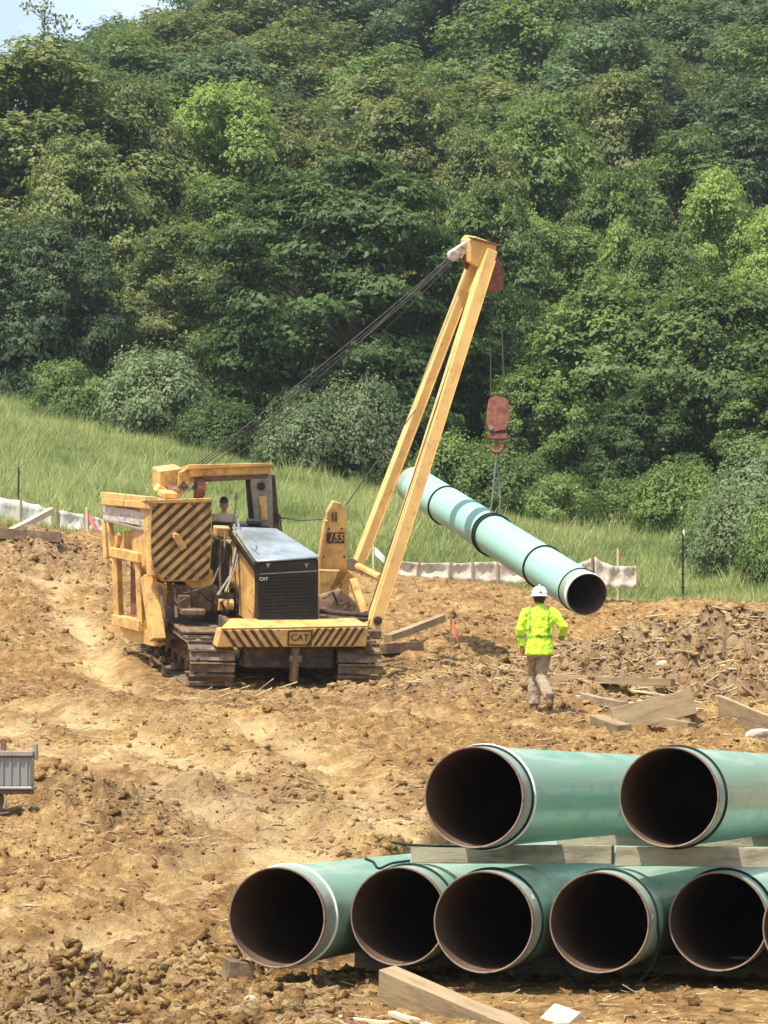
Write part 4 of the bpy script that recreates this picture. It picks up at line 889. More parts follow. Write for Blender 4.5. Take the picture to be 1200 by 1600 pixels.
# boom side: tall pivot plate, brackets, boom
mb = MB(); P = [L(500, 905, 2.5), L(503, 850, 2.5), L(511, 800, 2.5), L(521, 783, 2.5), L(533, 786, 2.5), L(542, 806, 2.5), L(543, 905, 2.5)]; mb.prism(P, (0, .14, 0)); tw = part(mb, 'tower_plate', Yl, .015)
mb = MB(); mb.beam(L(496, 895, 2.45), L(509, 812, 2.45), .07, .16, (0, 1, 0)); part(mb, 'tower_flange', Yl, .01, tw)
mb = MB(); mb.prism([L(511, 832, 2.48), L(538, 832, 2.48), L(538, 849, 2.48), L(511, 849, 2.48)], (0, -.004, 0)); part(mb, 'number_plate', M['stripe'], 0, tw)
text_part('155', .22, Matrix.Translation(L(524.5, 840.5, 2.47)) @ FRONT.to_4x4(), Yl, tw, .003, shear=.25)
mb = MB(); mb.beam(L(520, 800, 2.44), L(520, 815, 2.44), .03, .03); mb.beam(L(525, 800, 2.44), L(525, 815, 2.44), .03, .03); part(mb, 'cable_guide', M['stripe'], 0, tw)
mb = MB(); mb.prism([L(499, 890, 2.3), L(546, 892, 2.3), L(560, 906, 2.3), L(546, 908, 2.3), L(546, 950, 2.3), L(534, 950, 2.3), L(533, 907, 2.3), L(530, 950, 2.3), L(500, 952, 2.3)], (0, .5, 0)); part(mb, 'boom_bracket', Yl, .015)
mb = MB(); mb.prism([L(500, 930, 2.2), L(533, 920, 2.2), L(573, 955, 2.2), L(573, 972, 2.0), L(500, 972, 2.0)], (0, .6, 0)); part(mb, 'muddy_deck', M['mud'], .03)
mb = MB(); mb.beam(L(551, 905, 2.0), L(569, 958, 1.6), .16, .14, (0, 1, 0)); part(mb, 'boom_strut', Yl, .012)
mb = MB(); mb.tube([L(500, 955, 1.2), L(575, 962, 1.2)], .05, 8); mb.tube([L(500, 965, 1.1), L(575, 968, 1.1)], .035, 8); part(mb, 'pivot_shaft', M['darksteel'], 0)
mb = MB(); c = L(549, 882, 2.6); mb.disc(c, .13, 16, 'y', .2); part(mb, 'pivot_pin', M['greysteel'], 0)
# boom: two legs meeting at the head
BT = L(757, 380, 3.3); F1 = L(580, 985, 1.25); F2 = L(555, 893, 3.0)
FT = L(766, 392, 3.15); RTp = L(744, 398, 3.55)
BO = empty('boom'); BO.parent = TR
mb = MB(); mb.beam(F1, FT, .24, .30, (0, 1, 0), .235, .28); part(mb, 'boom_leg', M['boomyellow'], .015, BO)
mb = MB(); mb.beam(F2, RTp, .20, .28, (0, 1, 0), .18, .26); part(mb, 'boom_leg', M['boomyellow'], .015, BO)
d1 = (FT - F1)
for leg, (A, B_) in enumerate(((F1, FT), (F2, RTp))):
    dd = (B_ - A).normalized(); sd = dd.cross(Vector((0, 1, 0))).normalized()
    mb = MB(); mb.beam(A - sd * (.122 if leg == 0 else .1) + dd * .3, B_ - sd * (.12 if leg == 0 else .095) - dd * .2, .02, .33, (0, 1, 0)); part(mb, 'flange_plate', M['boomyellow'], .004, BO)
mb = MB(); mb.tube([L(556, 884, 2.6), L(594, 903, 1.6)], .085, 10); part(mb, 'cross_tube', Yl, 0, BO)
mb = MB(); mb.box(F1 + Vector((0, 0, -.05)), (.34, .42, .2)); part(mb, 'boom_foot', M['mud'], .03, BO)
mb = MB(); mb.prism([L(735, 376, 3.1), L(742, 369, 3.1), L(777, 382, 3.1), L(771, 412, 3.1), L(752, 420, 3.1), L(735, 410, 3.1)], (0, .62, 0)); part(mb, 'boom_head', M['boomyellow'], .015, BO)
mb = MB(); mb.beam(L(733, 371, 3.1), L(779, 383, 3.1), .1, .04); part(mb, 'head_cap', M['rust'], .004, BO)
mb = MB(); mb.beam(L(703, 402, 3.4), L(737, 380, 3.4), .22, .13, (0, 1, 0)); mb.disc(L(708, 399, 3.3), .12, 14, 'y', .12); part(mb, 'cable_yoke', M['whiterail'], .02, BO)
mb = MB(); mb.prism([L(722, 405, 3.4), L(737, 385, 3.4), L(741, 400, 3.4), L(730, 422, 3.4)], (0, .1, 0)); part(mb, 'yoke_plate', M['rust'], .01, BO)
UB = empty('upper_sheave_block'); UB.parent = BO
for k in range(2):
    mb = MB(); mb.prism([L(763, 410, 3.2 + .26 * k), L(776, 398, 3.2 + .26 * k), L(788, 425, 3.2 + .26 * k), L(786, 452, 3.2 + .26 * k), L(770, 460, 3.2 + .26 * k), L(758, 448, 3.2 + .26 * k)], (0, .03, 0)); 
    o = part(mb, 'cheek_plate', M['rust'], .006, BO)
mb = MB(); c = L(772, 432, 3.34); mb.disc(c, .2, 20, 'y', .16); part(mb, 'sheave', M['darksteel'], 0, BO)
bpy.data.objects.remove(UB)
# luffing lines: a bundle that fans out slightly towards the winch
for k, (pa, pb) in enumerate((((703, 402), (306, 727)), ((706, 404), (312, 727)), ((708, 405), (318, 727)), ((702, 400), (330, 727)), ((710, 407), (350, 725)))):
    a = L(*pa, 3.35 + .03 * k); c = L(*pb, 3.2); pts = []
    for i in range(13):
        t = i / 12; q = a.lerp(c, t); q.z -= 4 * .07 * (1 + .5 * k) * t * (1 - t); pts.append(q)
    mb = MB(); mb.tube(pts, .013 if k < 4 else .009, 5); part(mb, 'boom_cable', M['cable'], 0, BO)
mb = MB(); mb.tube([L(432, 808, 3), L(470, 813, 2.8), L(505, 811, 2.6)], .015, 5); mb.tube([L(540, 790, 2.6), L(575, 740, 2.5), L(612, 690, 2.4), L(650, 640, 2.3)], .012, 5); part(mb, 'control_cable', M['cable'], 0)

for k in range(9):
    mb = MB(); mb.disc((bx0 + .2 + k * .35, -.01, 1.17 + .012 * k), .018, 6, 'y', .03); part(mb, 'bolt', M['mud'], 0, bump)
for (bx_, by_) in ((505, 870), (538, 870), (506, 895), (538, 895), (525, 812), (534, 826), (514, 826)):
    mb = MB(); mb.disc(L(bx_, by_, 2.48), .022, 6, 'y', .03); part(mb, 'bolt', M['stripe'], 0, tw)
mb = MB(); c = F1 + (FT - F1) * .03; mb.disc(c + Vector((0, -.2, 0)), .09, 16, 'y', .06); part(mb, 'foot_pin', M['darksteel'], 0, BO)
mb = MB(); mb.tube([F1 + Vector((-.17, -.1, .2)), F1.lerp(FT, .5) + Vector((-.16, -.1, 0)), FT + Vector((-.17, -.1, -.3))], .014, 5); part(mb, 'grease_line', M['darksteel'], 0, BO)

r = random.Random(9)
for (bx_, by_) in ((240, 792), (240, 830), (240, 872), (262, 902), (312, 902), (326, 792), (326, 830), (326, 872), (262, 790), (300, 788)):
    mb = MB(); mb.disc(L(bx_, by_, 1.585), .024, 6, 'y', .03); part(mb, 'bolt', M['mud'], 0, cw)
for (pa, pb) in (((404, 880), (404, 850)), ((404, 850), (386, 835))):
    mb = MB(); mb.tube([L(*pa, .7) + Vector((-.06, 0, .05)), L(*pb, 1.2) + Vector((-.06, 0, .05))], .014, 6); part(mb, 'grab_rail', M['greysteel'], 0)
for k, pts in enumerate([[(262, 925), (275, 945), (290, 935), (306, 950)], [(270, 912), (285, 928), (310, 922), (330, 940)], [(345, 940), (352, 955), (365, 950), (372, 965)], [(506, 935), (520, 925), (528, 945), (545, 940)]]):
    mb = MB(); mb.tube([L(px, py, (1.4 if k < 3 else 1.9) + .08 * i) for i, (px, py) in enumerate(pts)], .026, 7); part(mb, 'hydraulic_hose', M['darksteel'], 0)
mb = MB(); mb.box(L(300, 955, 1.5), (.5, .3, .12)); mb.box(L(285, 940, 1.7), (.25, .3, .3)); part(mb, 'step_plate', M['mud'], .02)
for k in range(3):
    mb = MB(); mb.beam(L(250 + 22 * k, 915, 1.7), L(256 + 20 * k, 965, 1.5), .06, .05, (0, 1, 0)); part(mb, 'support_bar', M['mud'], .01)
mb = MB(); mb.disc(L(352, 945, 1.6), .12, 12, 'x', .3); part(mb, 'oil_filter', M['yellow'], 0)

# hook block hanging on its lines below the boom head
HBY = o_t.y + 4.9
hb_c = at(776, 648, 59.75)
up_c = o_t + RT @ L(773, 450, 3.34)
HB = empty('hook_block', hb_c, label='rusty red hook block hanging on lines from the boom tip', cat='hook block')
for k in range(2):
    mb = MB(); yy = -.12 + k * .22; mb.prism([(-.17, yy, .30), (-.05, yy, .36), (.1, yy, .36), (.24, yy, .28), (.26, yy, -.1), (.2, yy, -.32), (-.1, yy, -.38), (-.22, yy, -.2)], (0, .03, 0)); mb.build('cheek_plate', M['rust'], HB, bevel=.01)
mb = MB(); mb.disc((.03, 0, .06), .2, 20, 'y', .15); mb.build('sheave', M['darksteel'], HB)
mb = MB(); mb.tube([(-.12, -.14, -.28), (-.12, .14, -.28)], .05, 8); mb.build('pin', M['greysteel'], HB)
mb = MB(); mb.box((.02, 0, -.45), (.42, .18, .14)); mb.build('swivel', M['rust'], HB, bevel=.02)
mb = MB(); mb.tube([(.0, 0, -.5), (0, 0, -.58), (.1, 0, -.62), (.12, 0, -.71), (.04, 0, -.79), (-.07, 0, -.77), (-.12, 0, -.69), (-.14, 0, -.60)], [.05, .045, .05, .055, .055, .045, .035, .015], 8); mb.build('hook', M['rust'], HB, smooth=True)
for k, (dx, dy) in enumerate(((-.12, -.05), (.16, -.05), (-.12, .05), (.16, .05))):
    mb = MB(); mb.tube([Vector((dx, dy, .2)), up_c - hb_c + Vector((dx * .8, dy, -.15))], .010, 5); mb.build('hoist_line', M['cable'], HB)
# sling round the middle of the pipe
mid = pe0 + dirv * .5; hk = hb_c + Vector((0, 0, -.74)); dn = dirv.normalized()
SLG = empty('lifting_sling', mid, label='grey lifting sling choked round the middle of the hanging pipe', cat='sling')
sidev = dn.cross(Vector((0, 0, 1))).normalized(); upv = sidev.cross(dn)
for s_ in (-1, 1):
    mb = MB(); mb.tube([hk - mid + dn * .03 * s_, (upv * .75 + sidev * .09 * s_), (upv * .44 + sidev * .1 * s_)], .02, 6); mb.build('sling_leg', M['sling'], SLG)
for k in range(2):
    mb = MB(); pts = []
    for i in range(49):
        a = 2 * math.pi * i / 48; pts.append((sidev * math.cos(a) + upv * math.sin(a)) * .437 + dn * (.07 * (k * 2 - 1) + .04 * math.sin(a)))
    mb.tube(pts, .022, 6, cap=False); mb.build('choker_loop', M['rope'], SLG, smooth=True)

# ------------------------------------------------------------------ worker walking away, seen from behind
wx, wY = (843 - 600) * 41.7 / FOC, 41.7
WK = empty('person', (wx, wY, GS(wx, wY) - .0), (0, 0, math.radians(-4)), label='worker in lime hi-vis jacket and white hard hat, seen from behind near the hanging pipe', cat='person')
def remeshed(mb, name, m, vox, parent, sm_it=3, **k):
    o = mb.build(name, m, parent, smooth=True, **k)
    md = o.modifiers.new('skin', 'REMESH'); md.mode = 'VOXEL'; md.voxel_size = vox; md.use_smooth_shade = True
    s_ = o.modifiers.new('smooth', 'SMOOTH'); s_.iterations = sm_it; s_.factor = .5
    return o
SH = {-1: ((-.19, 0, 1.46), (-.29, -.02, 1.20), (-.26, .06, .97)), 1: ((.19, 0, 1.46), (.355, -.04, 1.25), (.33, .17, 1.13))}
LG = {-1: ((-.09, 0, .95), (-.09, .24, .57), (-.08, .16, .12)), 1: ((.09, 0, .95), (.02, .04, .52), (.15, -.34, .21))}
mb = MB()
mb.tube([(0, 0, .88), (0, 0, 1.0), (0, .0, 1.15), (0, 0, 1.32), (0, 0, 1.46), (0, 0, 1.52)], [(.15, .10), (.16, .11), (.14, .095), (.165, .11), (.15, .09), (.07, .06)], 16)
mb.tube([(0, 0, 1.46), (0, .01, 1.58), (0, .02, 1.62)], [.062, .055, .05], 12)
mb.tube([(0, .02, 1.555), (0, .03, 1.60), (0, .02, 1.66), (0, .015, 1.72), (0, .01, 1.77), (0, .01, 1.80)], [(.045, .05), (.066, .078), (.075, .095), (.076, .095), (.06, .075), (.02, .025)], 16)
mb.tube([(0, .10, 1.665), (0, .125, 1.63)], [.012, .02], 8)                          # nose
for s_ in (-1, 1):
    mb.tube([(s_ * .078, .01, 1.63), (s_ * .086, .0, 1.66), (s_ * .08, .005, 1.69)], [(.01, .016), (.012, .022), (.01, .014)], 8)   # ears
    a, b_, c = [Vector(v) for v in SH[s_]]
    mb.tube([a, a.lerp(b_, .5), b_, b_.lerp(c, .4), c], [.055, .048, .04, .04, .027], 12)
    d_ = (c - b_).normalized(); sd = d_.cross(Vector((0, 0, 1))) if abs(d_.z) < .9 else Vector((0, 1, 0)); sd.normalize(); nn = sd.cross(d_)
    pm = c + d_ * .09; mb.tube([c, c + d_ * .05, pm], [(.028, .022), (.04, .018), (.04, .016)], 10)
    for k, ln in enumerate((.065, .078, .074, .058)):
        st = pm + sd * (k - 1.5) * .022; mb.tube([st - d_ * .02, st + d_ * ln * .5 + nn * .004, st + d_ * ln * .85 + nn * .03], [.0105, .0098, .008], 7)
    st = c + d_ * .03 + sd * -.035; mb.tube([st, st - sd * .02 + d_ * .03, st - sd * .022 + d_ * .06 + nn * .02], [.014, .012, .009], 7)
    a, b_, c = [Vector(v) for v in LG[s_]]
    mb.tube([a, a.lerp(b_, .5), b_, b_.lerp(c, .35), c, c + Vector((0, .02, -.05))], [.085, .072, .052, .055, .035, .04], 12)
remeshed(mb, 'body', M['skin'], .0085, WK, 1)
# jacket
jm = bpy.data.materials.new('hi_vis_jacket'); jm.use_nodes = True; nn_ = jm.node_tree; bb = nn_.nodes['Principled BSDF']; bb.inputs['Roughness'].default_value = .85
tcj = nn_.nodes.new('ShaderNodeTexCoord'); sep = nn_.nodes.new('ShaderNodeSeparateXYZ'); nn_.links.new(tcj.outputs['Object'], sep.inputs[0])
def band(sock, c, w, absol=False):
    v = sock
    if absol: a = nn_.nodes.new('ShaderNodeMath'); a.operation = 'ABSOLUTE'; nn_.links.new(v, a.inputs[0]); v = a.outputs[0]
    m1 = nn_.nodes.new('ShaderNodeMath'); m1.operation = 'COMPARE'; m1.inputs[1].default_value = c; m1.inputs[2].default_value = w; nn_.links.new(v, m1.inputs[0]); return m1.outputs[0]
def mx(a, c, op='MAXIMUM'):
    q = nn_.nodes.new('ShaderNodeMath'); q.operation = op; nn_.links.new(a, q.inputs[0])
    if isinstance(c, float): q.inputs[1].default_value = c
    else: nn_.links.new(c, q.inputs[1])
    return q.outputs[0]
zgt = mx(sep.outputs['Z'], 1.12, 'GREATER_THAN')
bnd = mx(mx(band(sep.outputs['X'], .135, .018, True), zgt, 'MULTIPLY'), band(sep.outputs['Z'], 1.1, .022))
nz = nn_.nodes.new('ShaderNodeTexNoise'); nz.inputs['Scale'].default_value = 9; nz.inputs['Detail'].default_value = 5; nn_.links.new(tcj.outputs['Object'], nz.inputs['Vector'])
jc = nn_.nodes.new('ShaderNodeMix'); jc.data_type = 'RGBA'; jc.inputs['A'].default_value = (.42, .68, .03, 1); jc.inputs['B'].default_value = (.60, .86, .05, 1); nn_.links.new(nz.outputs[0], jc.inputs['Factor'])
j2 = nn_.nodes.new('ShaderNodeMix'); j2.data_type = 'RGBA'; nn_.links.new(bnd, j2.inputs['Factor']); nn_.links.new(jc.outputs['Result'], j2.inputs['A']); j2.inputs['B'].default_value = (.22, .42, .04, 1)
nn_.links.new(j2.outputs['Result'], bb.inputs['Base Color'])
bj = nn_.nodes.new('ShaderNodeBump'); bj.inputs['Strength'].default_value = .8; bj.inputs['Distance'].default_value = .03; nn_.links.new(nz.outputs[0], bj.inputs['Height']); nn_.links.new(bj.outputs[0], bb.inputs['Normal'])
mb = MB()
mb.tube([(0, 0, .84), (0, 0, .90), (.0, 0, 1.02), (0, 0, 1.10), (0, 0, 1.25), (0, 0, 1.40), (0, 0, 1.48), (0, 0, 1.535)], [(.205, .15), (.21, .155), (.19, .14), (.18, .135), (.20, .14), (.205, .125), (.16, .10), (.08, .075)], 20)
for s_ in (-1, 1):
    a, b_, c = [Vector(v) for v in SH[s_]]; e = b_.lerp(c, .92)
    mb.tube([a + Vector((-s_ * .06, 0, .0)), a, a.lerp(b_, .5), b_, b_.lerp(c, .5), e], [.08, .078, .07, .066, .06, .056], 12)
mb.tube([(0, 0, 1.50), (0, .0, 1.58)], [.075, .07], 12)
jk = remeshed(mb, 'jacket', jm, .011, WK, 2)
def folds(o, size, strength):
    t = bpy.data.textures.new('cloth_folds', 'CLOUDS'); t.noise_scale = size; t.noise_depth = 2
    d = o.modifiers.new('folds', 'DISPLACE'); d.texture = t; d.strength = strength; d.mid_level = .5; d.texture_coords = 'LOCAL'
folds(jk, .09, .05)
# trousers
mb = MB(); mb.tube([(0, 0, .80), (0, 0, .9), (0, 0, 1.0)], [(.15, .11), (.175, .125), (.165, .12)], 16)
for s_ in (-1, 1):
    a, b_, c = [Vector(v) for v in LG[s_]]
    mb.tube([a, a.lerp(b_, .5), b_, b_.lerp(c, .4), b_.lerp(c, .8), c], [.105, .094, .082, .086, .084, .078], 12)
folds(remeshed(mb, 'trousers', M['khaki'], .011, WK, 2), .08, .045)
for s_ in (-1, 1):
    c = Vector(LG[s_][2]); dz = -c.z + .03 if s_ < 0 else -c.z + .12
    mb = MB(); toe = Vector((.01 * s_, .20, dz + (.01 if s_ < 0 else -.07))); 
    mb.tube([c + Vector((0, -.07, dz)), c + Vector((0, 0, dz + .01)), c + toe * .6 + Vector((0, 0, .01)), c + toe], [(.04, .045), (.047, .05), (.05, .045), (.03, .03)], 12)
    mb.tube([c + Vector((0, 0, dz + .01)), c + Vector((0, 0, .06))], [.055, .06], 12)
    remeshed(mb, 'boot', M['boot'], .01, WK, 2)
mb = MB(); n_ = 24
mb.lathe([(.0, 1.842), (.05, 1.838), (.095, 1.81), (.122, 1.76), (.128, 1.705), (.127, 1.70)], n_, 'z')
mb.v = [(v[0] * .92, v[1] * 1.12 + .01, v[2]) for v in mb.v]
hh = mb.build('hard_hat', M['hat'], WK, smooth=True)
mb = MB(); mb.lathe([(.122, 1.702), (.156, 1.692), (.156, 1.686), (.12, 1.69)], n_, 'z'); mb.v = [(v[0] * .92, v[1] * 1.12 + .02, v[2]) for v in mb.v]; mb.build('brim', M['hat'], hh, smooth=True)
mb = MB(); mb.tube([(0, -.10, 1.83), (0, 0, 1.852), (0, .11, 1.83)], [.006, .014, .006], 8); mb.build('ridge', M['hat'], hh, smooth=True)
mb = MB(); mb.box((.02, -.134, 1.745), (.045, .01, .018)); mb.build('sticker', M['stripe'], hh)
mb = MB(); mb.tube([(0, -.03, 1.60), (0, -.03, 1.66), (0, -.02, 1.71)], [(.07, .06), (.08, .075), (.08, .08)], 14); mb.build('hair', M['hair'], WK, smooth=True)

# operator seated in the cab, only head and shoulders in view
oph = TP0 + RT @ L(350, 787, 3.45)
OP = empty('person', oph + Vector((0, 0, -.95)), (0, 0, math.radians(180)), label='seated operator in tan shirt and dark cap inside the pipelayer cab', cat='person')
M['tan'] = mat('tan_shirt', (.62, .52, .36), .9, .1, var=(.52, .43, .29), vscale=8, bump=.3)
mb = MB()
mb.tube([(0, 0, .22), (0, 0, .45), (0, 0, .66), (0, 0, .72)], [(.15, .11), (.16, .12), (.14, .1), (.07, .06)], 14)
mb.tube([(0, 0, .68), (0, .01, .84)], [.058, .052], 10)
mb.tube([(0, .02, .80), (0, .025, .86), (0, .015, .94), (0, .01, 1.02), (0, 0, 1.06)], [(.045, .05), (.066, .078), (.076, .095), (.065, .08), (.02, .02)], 14)
mb.tube([(0, .10, .92), (0, .125, .885)], [.012, .02], 8)
for s_ in (-1, 1):
    mb.tube([(s_ * .078, .0, .88), (s_ * .086, -.01, .91), (s_ * .08, -.005, .94)], [(.01, .016), (.012, .022), (.01, .014)], 8)
    a, b_, c = Vector((s_ * .19, 0, .66)), Vector((s_ * .27, .06, .40)), Vector((s_ * .17, .32, .44))
    mb.tube([a, b_, b_.lerp(c, .4), c], [.055, .042, .042, .028], 10)
    d_ = (c - b_).normalized(); sd = d_.cross(Vector((0, 0, 1))).normalized(); pm = c + d_ * .09; mb.tube([c, c + d_ * .05, pm], [(.028, .022), (.04, .018), (.04, .016)], 10)
    for k, ln in enumerate((.065, .078, .074, .058)):
        st = pm + sd * (k - 1.5) * .022; mb.tube([st - d_ * .02, st + d_ * ln * .5, st + d_ * ln * .8 - Vector((0, 0, .03))], [.0105, .0098, .008], 7)
    mb.tube([c + d_ * .03 + sd * -.035, c + d_ * .07 + sd * -.05], [.014, .01], 7)
    mb.tube([(s_ * .09, 0, .25), (s_ * .13, .42, .27), (s_ * .13, .48, -.1), (s_ * .13, .6, -.14)], [.085, .06, .045, .04], 10)
remeshed(mb, 'body', M['skin'], .0085, OP, 1)
mb = MB(); mb.tube([(0, 0, .16), (0, 0, .42), (0, 0, .62), (0, 0, .70), (0, 0, .76)], [(.19, .14), (.19, .14), (.20, .13), (.15, .10), (.075, .07)], 16)
for s_ in (-1, 1): mb.tube([(s_ * .13, 0, .67), (s_ * .19, 0, .66), (s_ * .27, .06, .40), (s_ * .2, .24, .43)], [.078, .076, .062, .052], 12)
remeshed(mb, 'shirt', M['tan'], .013, OP, 2)
mb = MB(); mb.lathe([(.0, 1.10), (.06, 1.09), (.105, 1.03), (.108, .97), (.106, .965)], 20, 'z'); mb.v = [(v[0] * .9, v[1] * 1.1 + .005, v[2]) for v in mb.v]; cap = mb.build('cap', M['black'], OP, smooth=True)
mb = MB(); mb.box((0, .15, .975), (.15, .1, .012)); mb.build('cap_brim', M['black'], cap, bevel=.004)

# ------------------------------------------------------------------ silt fences, stakes and posts
def fence(name, pts, Y0, m, label, stakes, depth=.0):
    """pts: (px, y of top, y of foot) along the fence"""
    root = empty(name, at(pts[0][0], pts[0][2], Y0), label=label, cat='silt fence')
    o0 = root.location; A = []
    for i in range(len(pts) - 1):
        for k in range(8):
            t = k / 8; px = pts[i][0] * (1 - t) + pts[i + 1][0] * t; sagp = 2.2 * math.sin(math.pi * t) if i % 2 == 0 else 1.5 * math.sin(math.pi * t)
            A.append((px, pts[i][1] * (1 - t) + pts[i + 1][1] * t + sagp, pts[i][2] * (1 - t) + pts[i + 1][2] * t, t))
    A.append((*pts[-1], 0)); r = random.Random(4); vs = []; R_ = 6
    for j, (px, yt, yb, t) in enumerate(A):
        for k in range(R_):
            f_ = k / (R_ - 1); Y = Y0 + .12 * math.sin(math.pi * t) * math.sin(math.pi * f_) + r.uniform(-.02, .02); vs.append(at(px, yb + 4 + (yt - yb - 4) * f_, Y) - o0)
    fs = [(j * R_ + k, (j + 1) * R_ + k, (j + 1) * R_ + k + 1, j * R_ + k + 1) for j in range(len(A) - 1) for k in range(R_ - 1)]
    mb = MB(); mb.add(vs, fs); o = mb.build('fabric', m, root, smooth=True)
    sd = o.modifiers.new('thickness', 'SOLIDIFY'); sd.thickness = .012
    for (px, yt, yb, tilt) in stakes:
        mb = MB(); a = at(px, yb + 6, Y0 - .04) - o0; c = at(px + tilt, yt, Y0 - .04) - o0; mb.beam(a, c, .045, .035, (0, 1, 0)); mb.build('stake', M['wood'], root)
    return root
fence('silt_fence', [(612, 872, 897), (651, 879, 899), (701, 879, 902), (738, 878, 904), (777, 877, 906), (830, 880, 908), (878, 884, 910), (905, 880, 911), (926, 870, 912)], 79.2, M['fabric'],
      'sagging tan silt fence on short stakes below the hanging pipe', [(651, 870, 899, 4), (701, 868, 902, 3), (738, 862, 904, -1), (777, 876, 906, 0), (830, 872, 908, 1), (878, 872, 910, 0)])
fence('silt_fence', [(924, 868, 913), (930, 870, 913), (950, 881, 914), (972, 884, 914), (996, 883, 915)], 78.4, M['fabric'],
      'torn end of silt fence fabric just right of the hanging pipe mouth', [(925, 862, 913, 0), (996, 880, 915, -1)])
fence('silt_fence', [(-70, 765, 840), (0, 777, 838), (32, 781, 836), (60, 788, 833), (80, 797, 832)], 81.2, M['fabricgrey'], 'grey silt fence fabric at the left edge, behind the leaning board', [(-30, 765, 840, 0), (32, 778, 836, 0)])
fence('silt_fence', [(86, 796, 830), (96, 797, 829), (128, 803, 826), (152, 808, 826), (172, 815, 828)], 80.6, M['fabricgrey'], 'grey silt fence fabric between the leaning board and the pipelayer', [(86, 792, 830, 2), (134, 800, 826, -2)])
def stake(name, px, yt, yb, Y, w, m, label, cat='stake', flag=None, tilt=0):
    X = (px - 600) * Y / FOC; zb = GS(X, Y) - .1; a = Vector((X, Y, zb)); c = at(px + tilt, yt, Y); root = empty(name, a, label=label, cat=cat)
    mb = MB(); mb.beam((0, 0, 0), c - a, w, w, (0, 1, 0)); mb.build('post', m, root)
    if flag:
        mb = MB(); t = c - a; vs = []; K = 5
        for i in range(K):
            for j in range(2): vs.append(t + Vector((i * .05 * flag[1], .03 * math.sin(i * 2), -j * .22 - i * .1 * flag[2] - .02)))
        mb.add(vs, [(2 * i, 2 * i + 2, 2 * i + 3, 2 * i + 1) for i in range(K - 1)]); f_ = mb.build('ribbon', M[flag[0]], root); s2 = f_.modifiers.new('t', 'SOLIDIFY'); s2.thickness = .008
    return root
stake('steel_post', 29, 730, 780, 83, .045, M['tpost'], 'thin dark steel post in the grass at the left edge', 'post')
tp = stake('steel_post', 1067, 834, 912, 78.6, .05, M['tpost'], 'dark green steel post with notches at the dirt edge, at right', 'post')
mb = MB(); h_ = at(1067, 834, 78.6).z - tp.location.z
for i in range(9): mb.box((.0, -.03, .25 + i * (h_ - .4) / 8), (.11 if i % 2 else .08, .05, .03))
mb.build('studs', M['tpost'], tp); mb = MB(); mb.box((0.02, 0, h_ + .02), (.045, .045, .18)); mb.build('white_tip', M['whiteband'], tp)
stake('survey_stake', 965, 857, 885, 78.9, .045, M['woodpale'], 'pale survey stake above the torn fence end', flag=('orange', .35, .2))
stake('survey_stake', 136, 792, 826, 79.6, .06, M['woodpale'], 'short pale stake with pink ribbon left of the pipelayer', flag=('pink', 1.5, 1.3), tilt=-1)
stake('survey_stake', 703, 955, 985, 60, .02, M['wood'], 'low stake with orange ribbon in the dirt right of the boom', flag=('orange', .8, 1.2), tilt=1)

# ------------------------------------------------------------------ lumber lying about
def board(name, p0, p1, Y0, Y1, w, h, m, label, cat='board', lift=0, roll=0, group=None, taper=0):
    """a board whose middle line runs between two photo points at their distances"""
    a = at(*p0, Y0); c = at(*p1, Y1); d_ = c - a
    o = timber(name, (a + c) / 2 + Vector((0, 0, lift)), d_.length, w, h, (0, 0, 0), m, label, cat, group, taper)
    q = d_.to_track_quat('X', 'Z'); o.rotation_euler = (q @ Matrix.Rotation(roll, 3, 'X').to_quaternion()).to_euler(); return o
# foreground, bottom edge
board('timber_beam', (604, 1537), (815, 1628), 22.6, 21.4, .17, .26, M['wood'], 'thick weathered timber lying aslant in the dirt in front of the pipes', 'timber', roll=.15)
board('wood_offcut', (868, 1598), (908, 1612), 21.9, 21.6, .17, .26, M['woodpale'], 'pale squared block end at the bottom edge below the fourth pipe', 'block', roll=.7)
board('wood_offcut', (905, 1598), (985, 1612), 21.8, 21.3, .12, .07, M['woodpale'], 'thin pale board end right of the pale block at the bottom edge')
board('wood_offcut', (531, 1590), (612, 1600), 21.9, 21.4, .05, .03, M['woodpale'], 'thin pale lath at the bottom edge, left of the thick timber', 'lath')
board('wood_offcut', (612, 1584), (680, 1607), 21.8, 21.3, .07, .04, M['woodpale'], 'short pale lath overlapping the foot of the thick timber', 'lath')
# right middle: scattered planks, each set where the ground meets it
def gboard(name, p0, p1, b0, b1, *a, **k):
    """p0, p1 ends of the middle line; b0, b1 the rows where the ground lies under them"""
    Ya, Yb = ground_dist(p0[0], b0), ground_dist(p1[0], b1); A_, B_ = at(*p0, Ya), at(*p1, Yb); hh = a[1]
    need = max(GS(*(A_.lerp(B_, t / 6)).xy) - A_.lerp(B_, t / 6).z for t in range(7))
    return board(name, p0, p1, Ya, Yb, *a, lift=min(.25, max(0, need + hh * .25)), **k)
gboard('long_board', (868, 1080), (1052, 1088), 1092, 1098, .2, .12, M['wood'], 'long low board behind the worker at right, half buried')
gboard('thin_lath', (985, 1078), (1052, 1089), 1096, 1100, .07, .035, M['woodpale'], 'thin pale lath lying over the end of the long low board', 'lath')
gboard('plank', (912, 1103), (976, 1118), 1114, 1128, .12, .13, M['wood'], 'short plank tipped behind the wide leaning plank, nearest the worker')
gboard('plank', (958, 1130), (1084, 1099), 1142, 1138, .05, .36, M['wood'], 'wide plank leaning on edge on the other scraps, right of the worker', roll=-.15)
gboard('wood_block', (932, 1124), (976, 1140), 1134, 1150, .2, .13, M['wood'], 'squared block under the low end of the wide leaning plank', 'block', roll=.1)
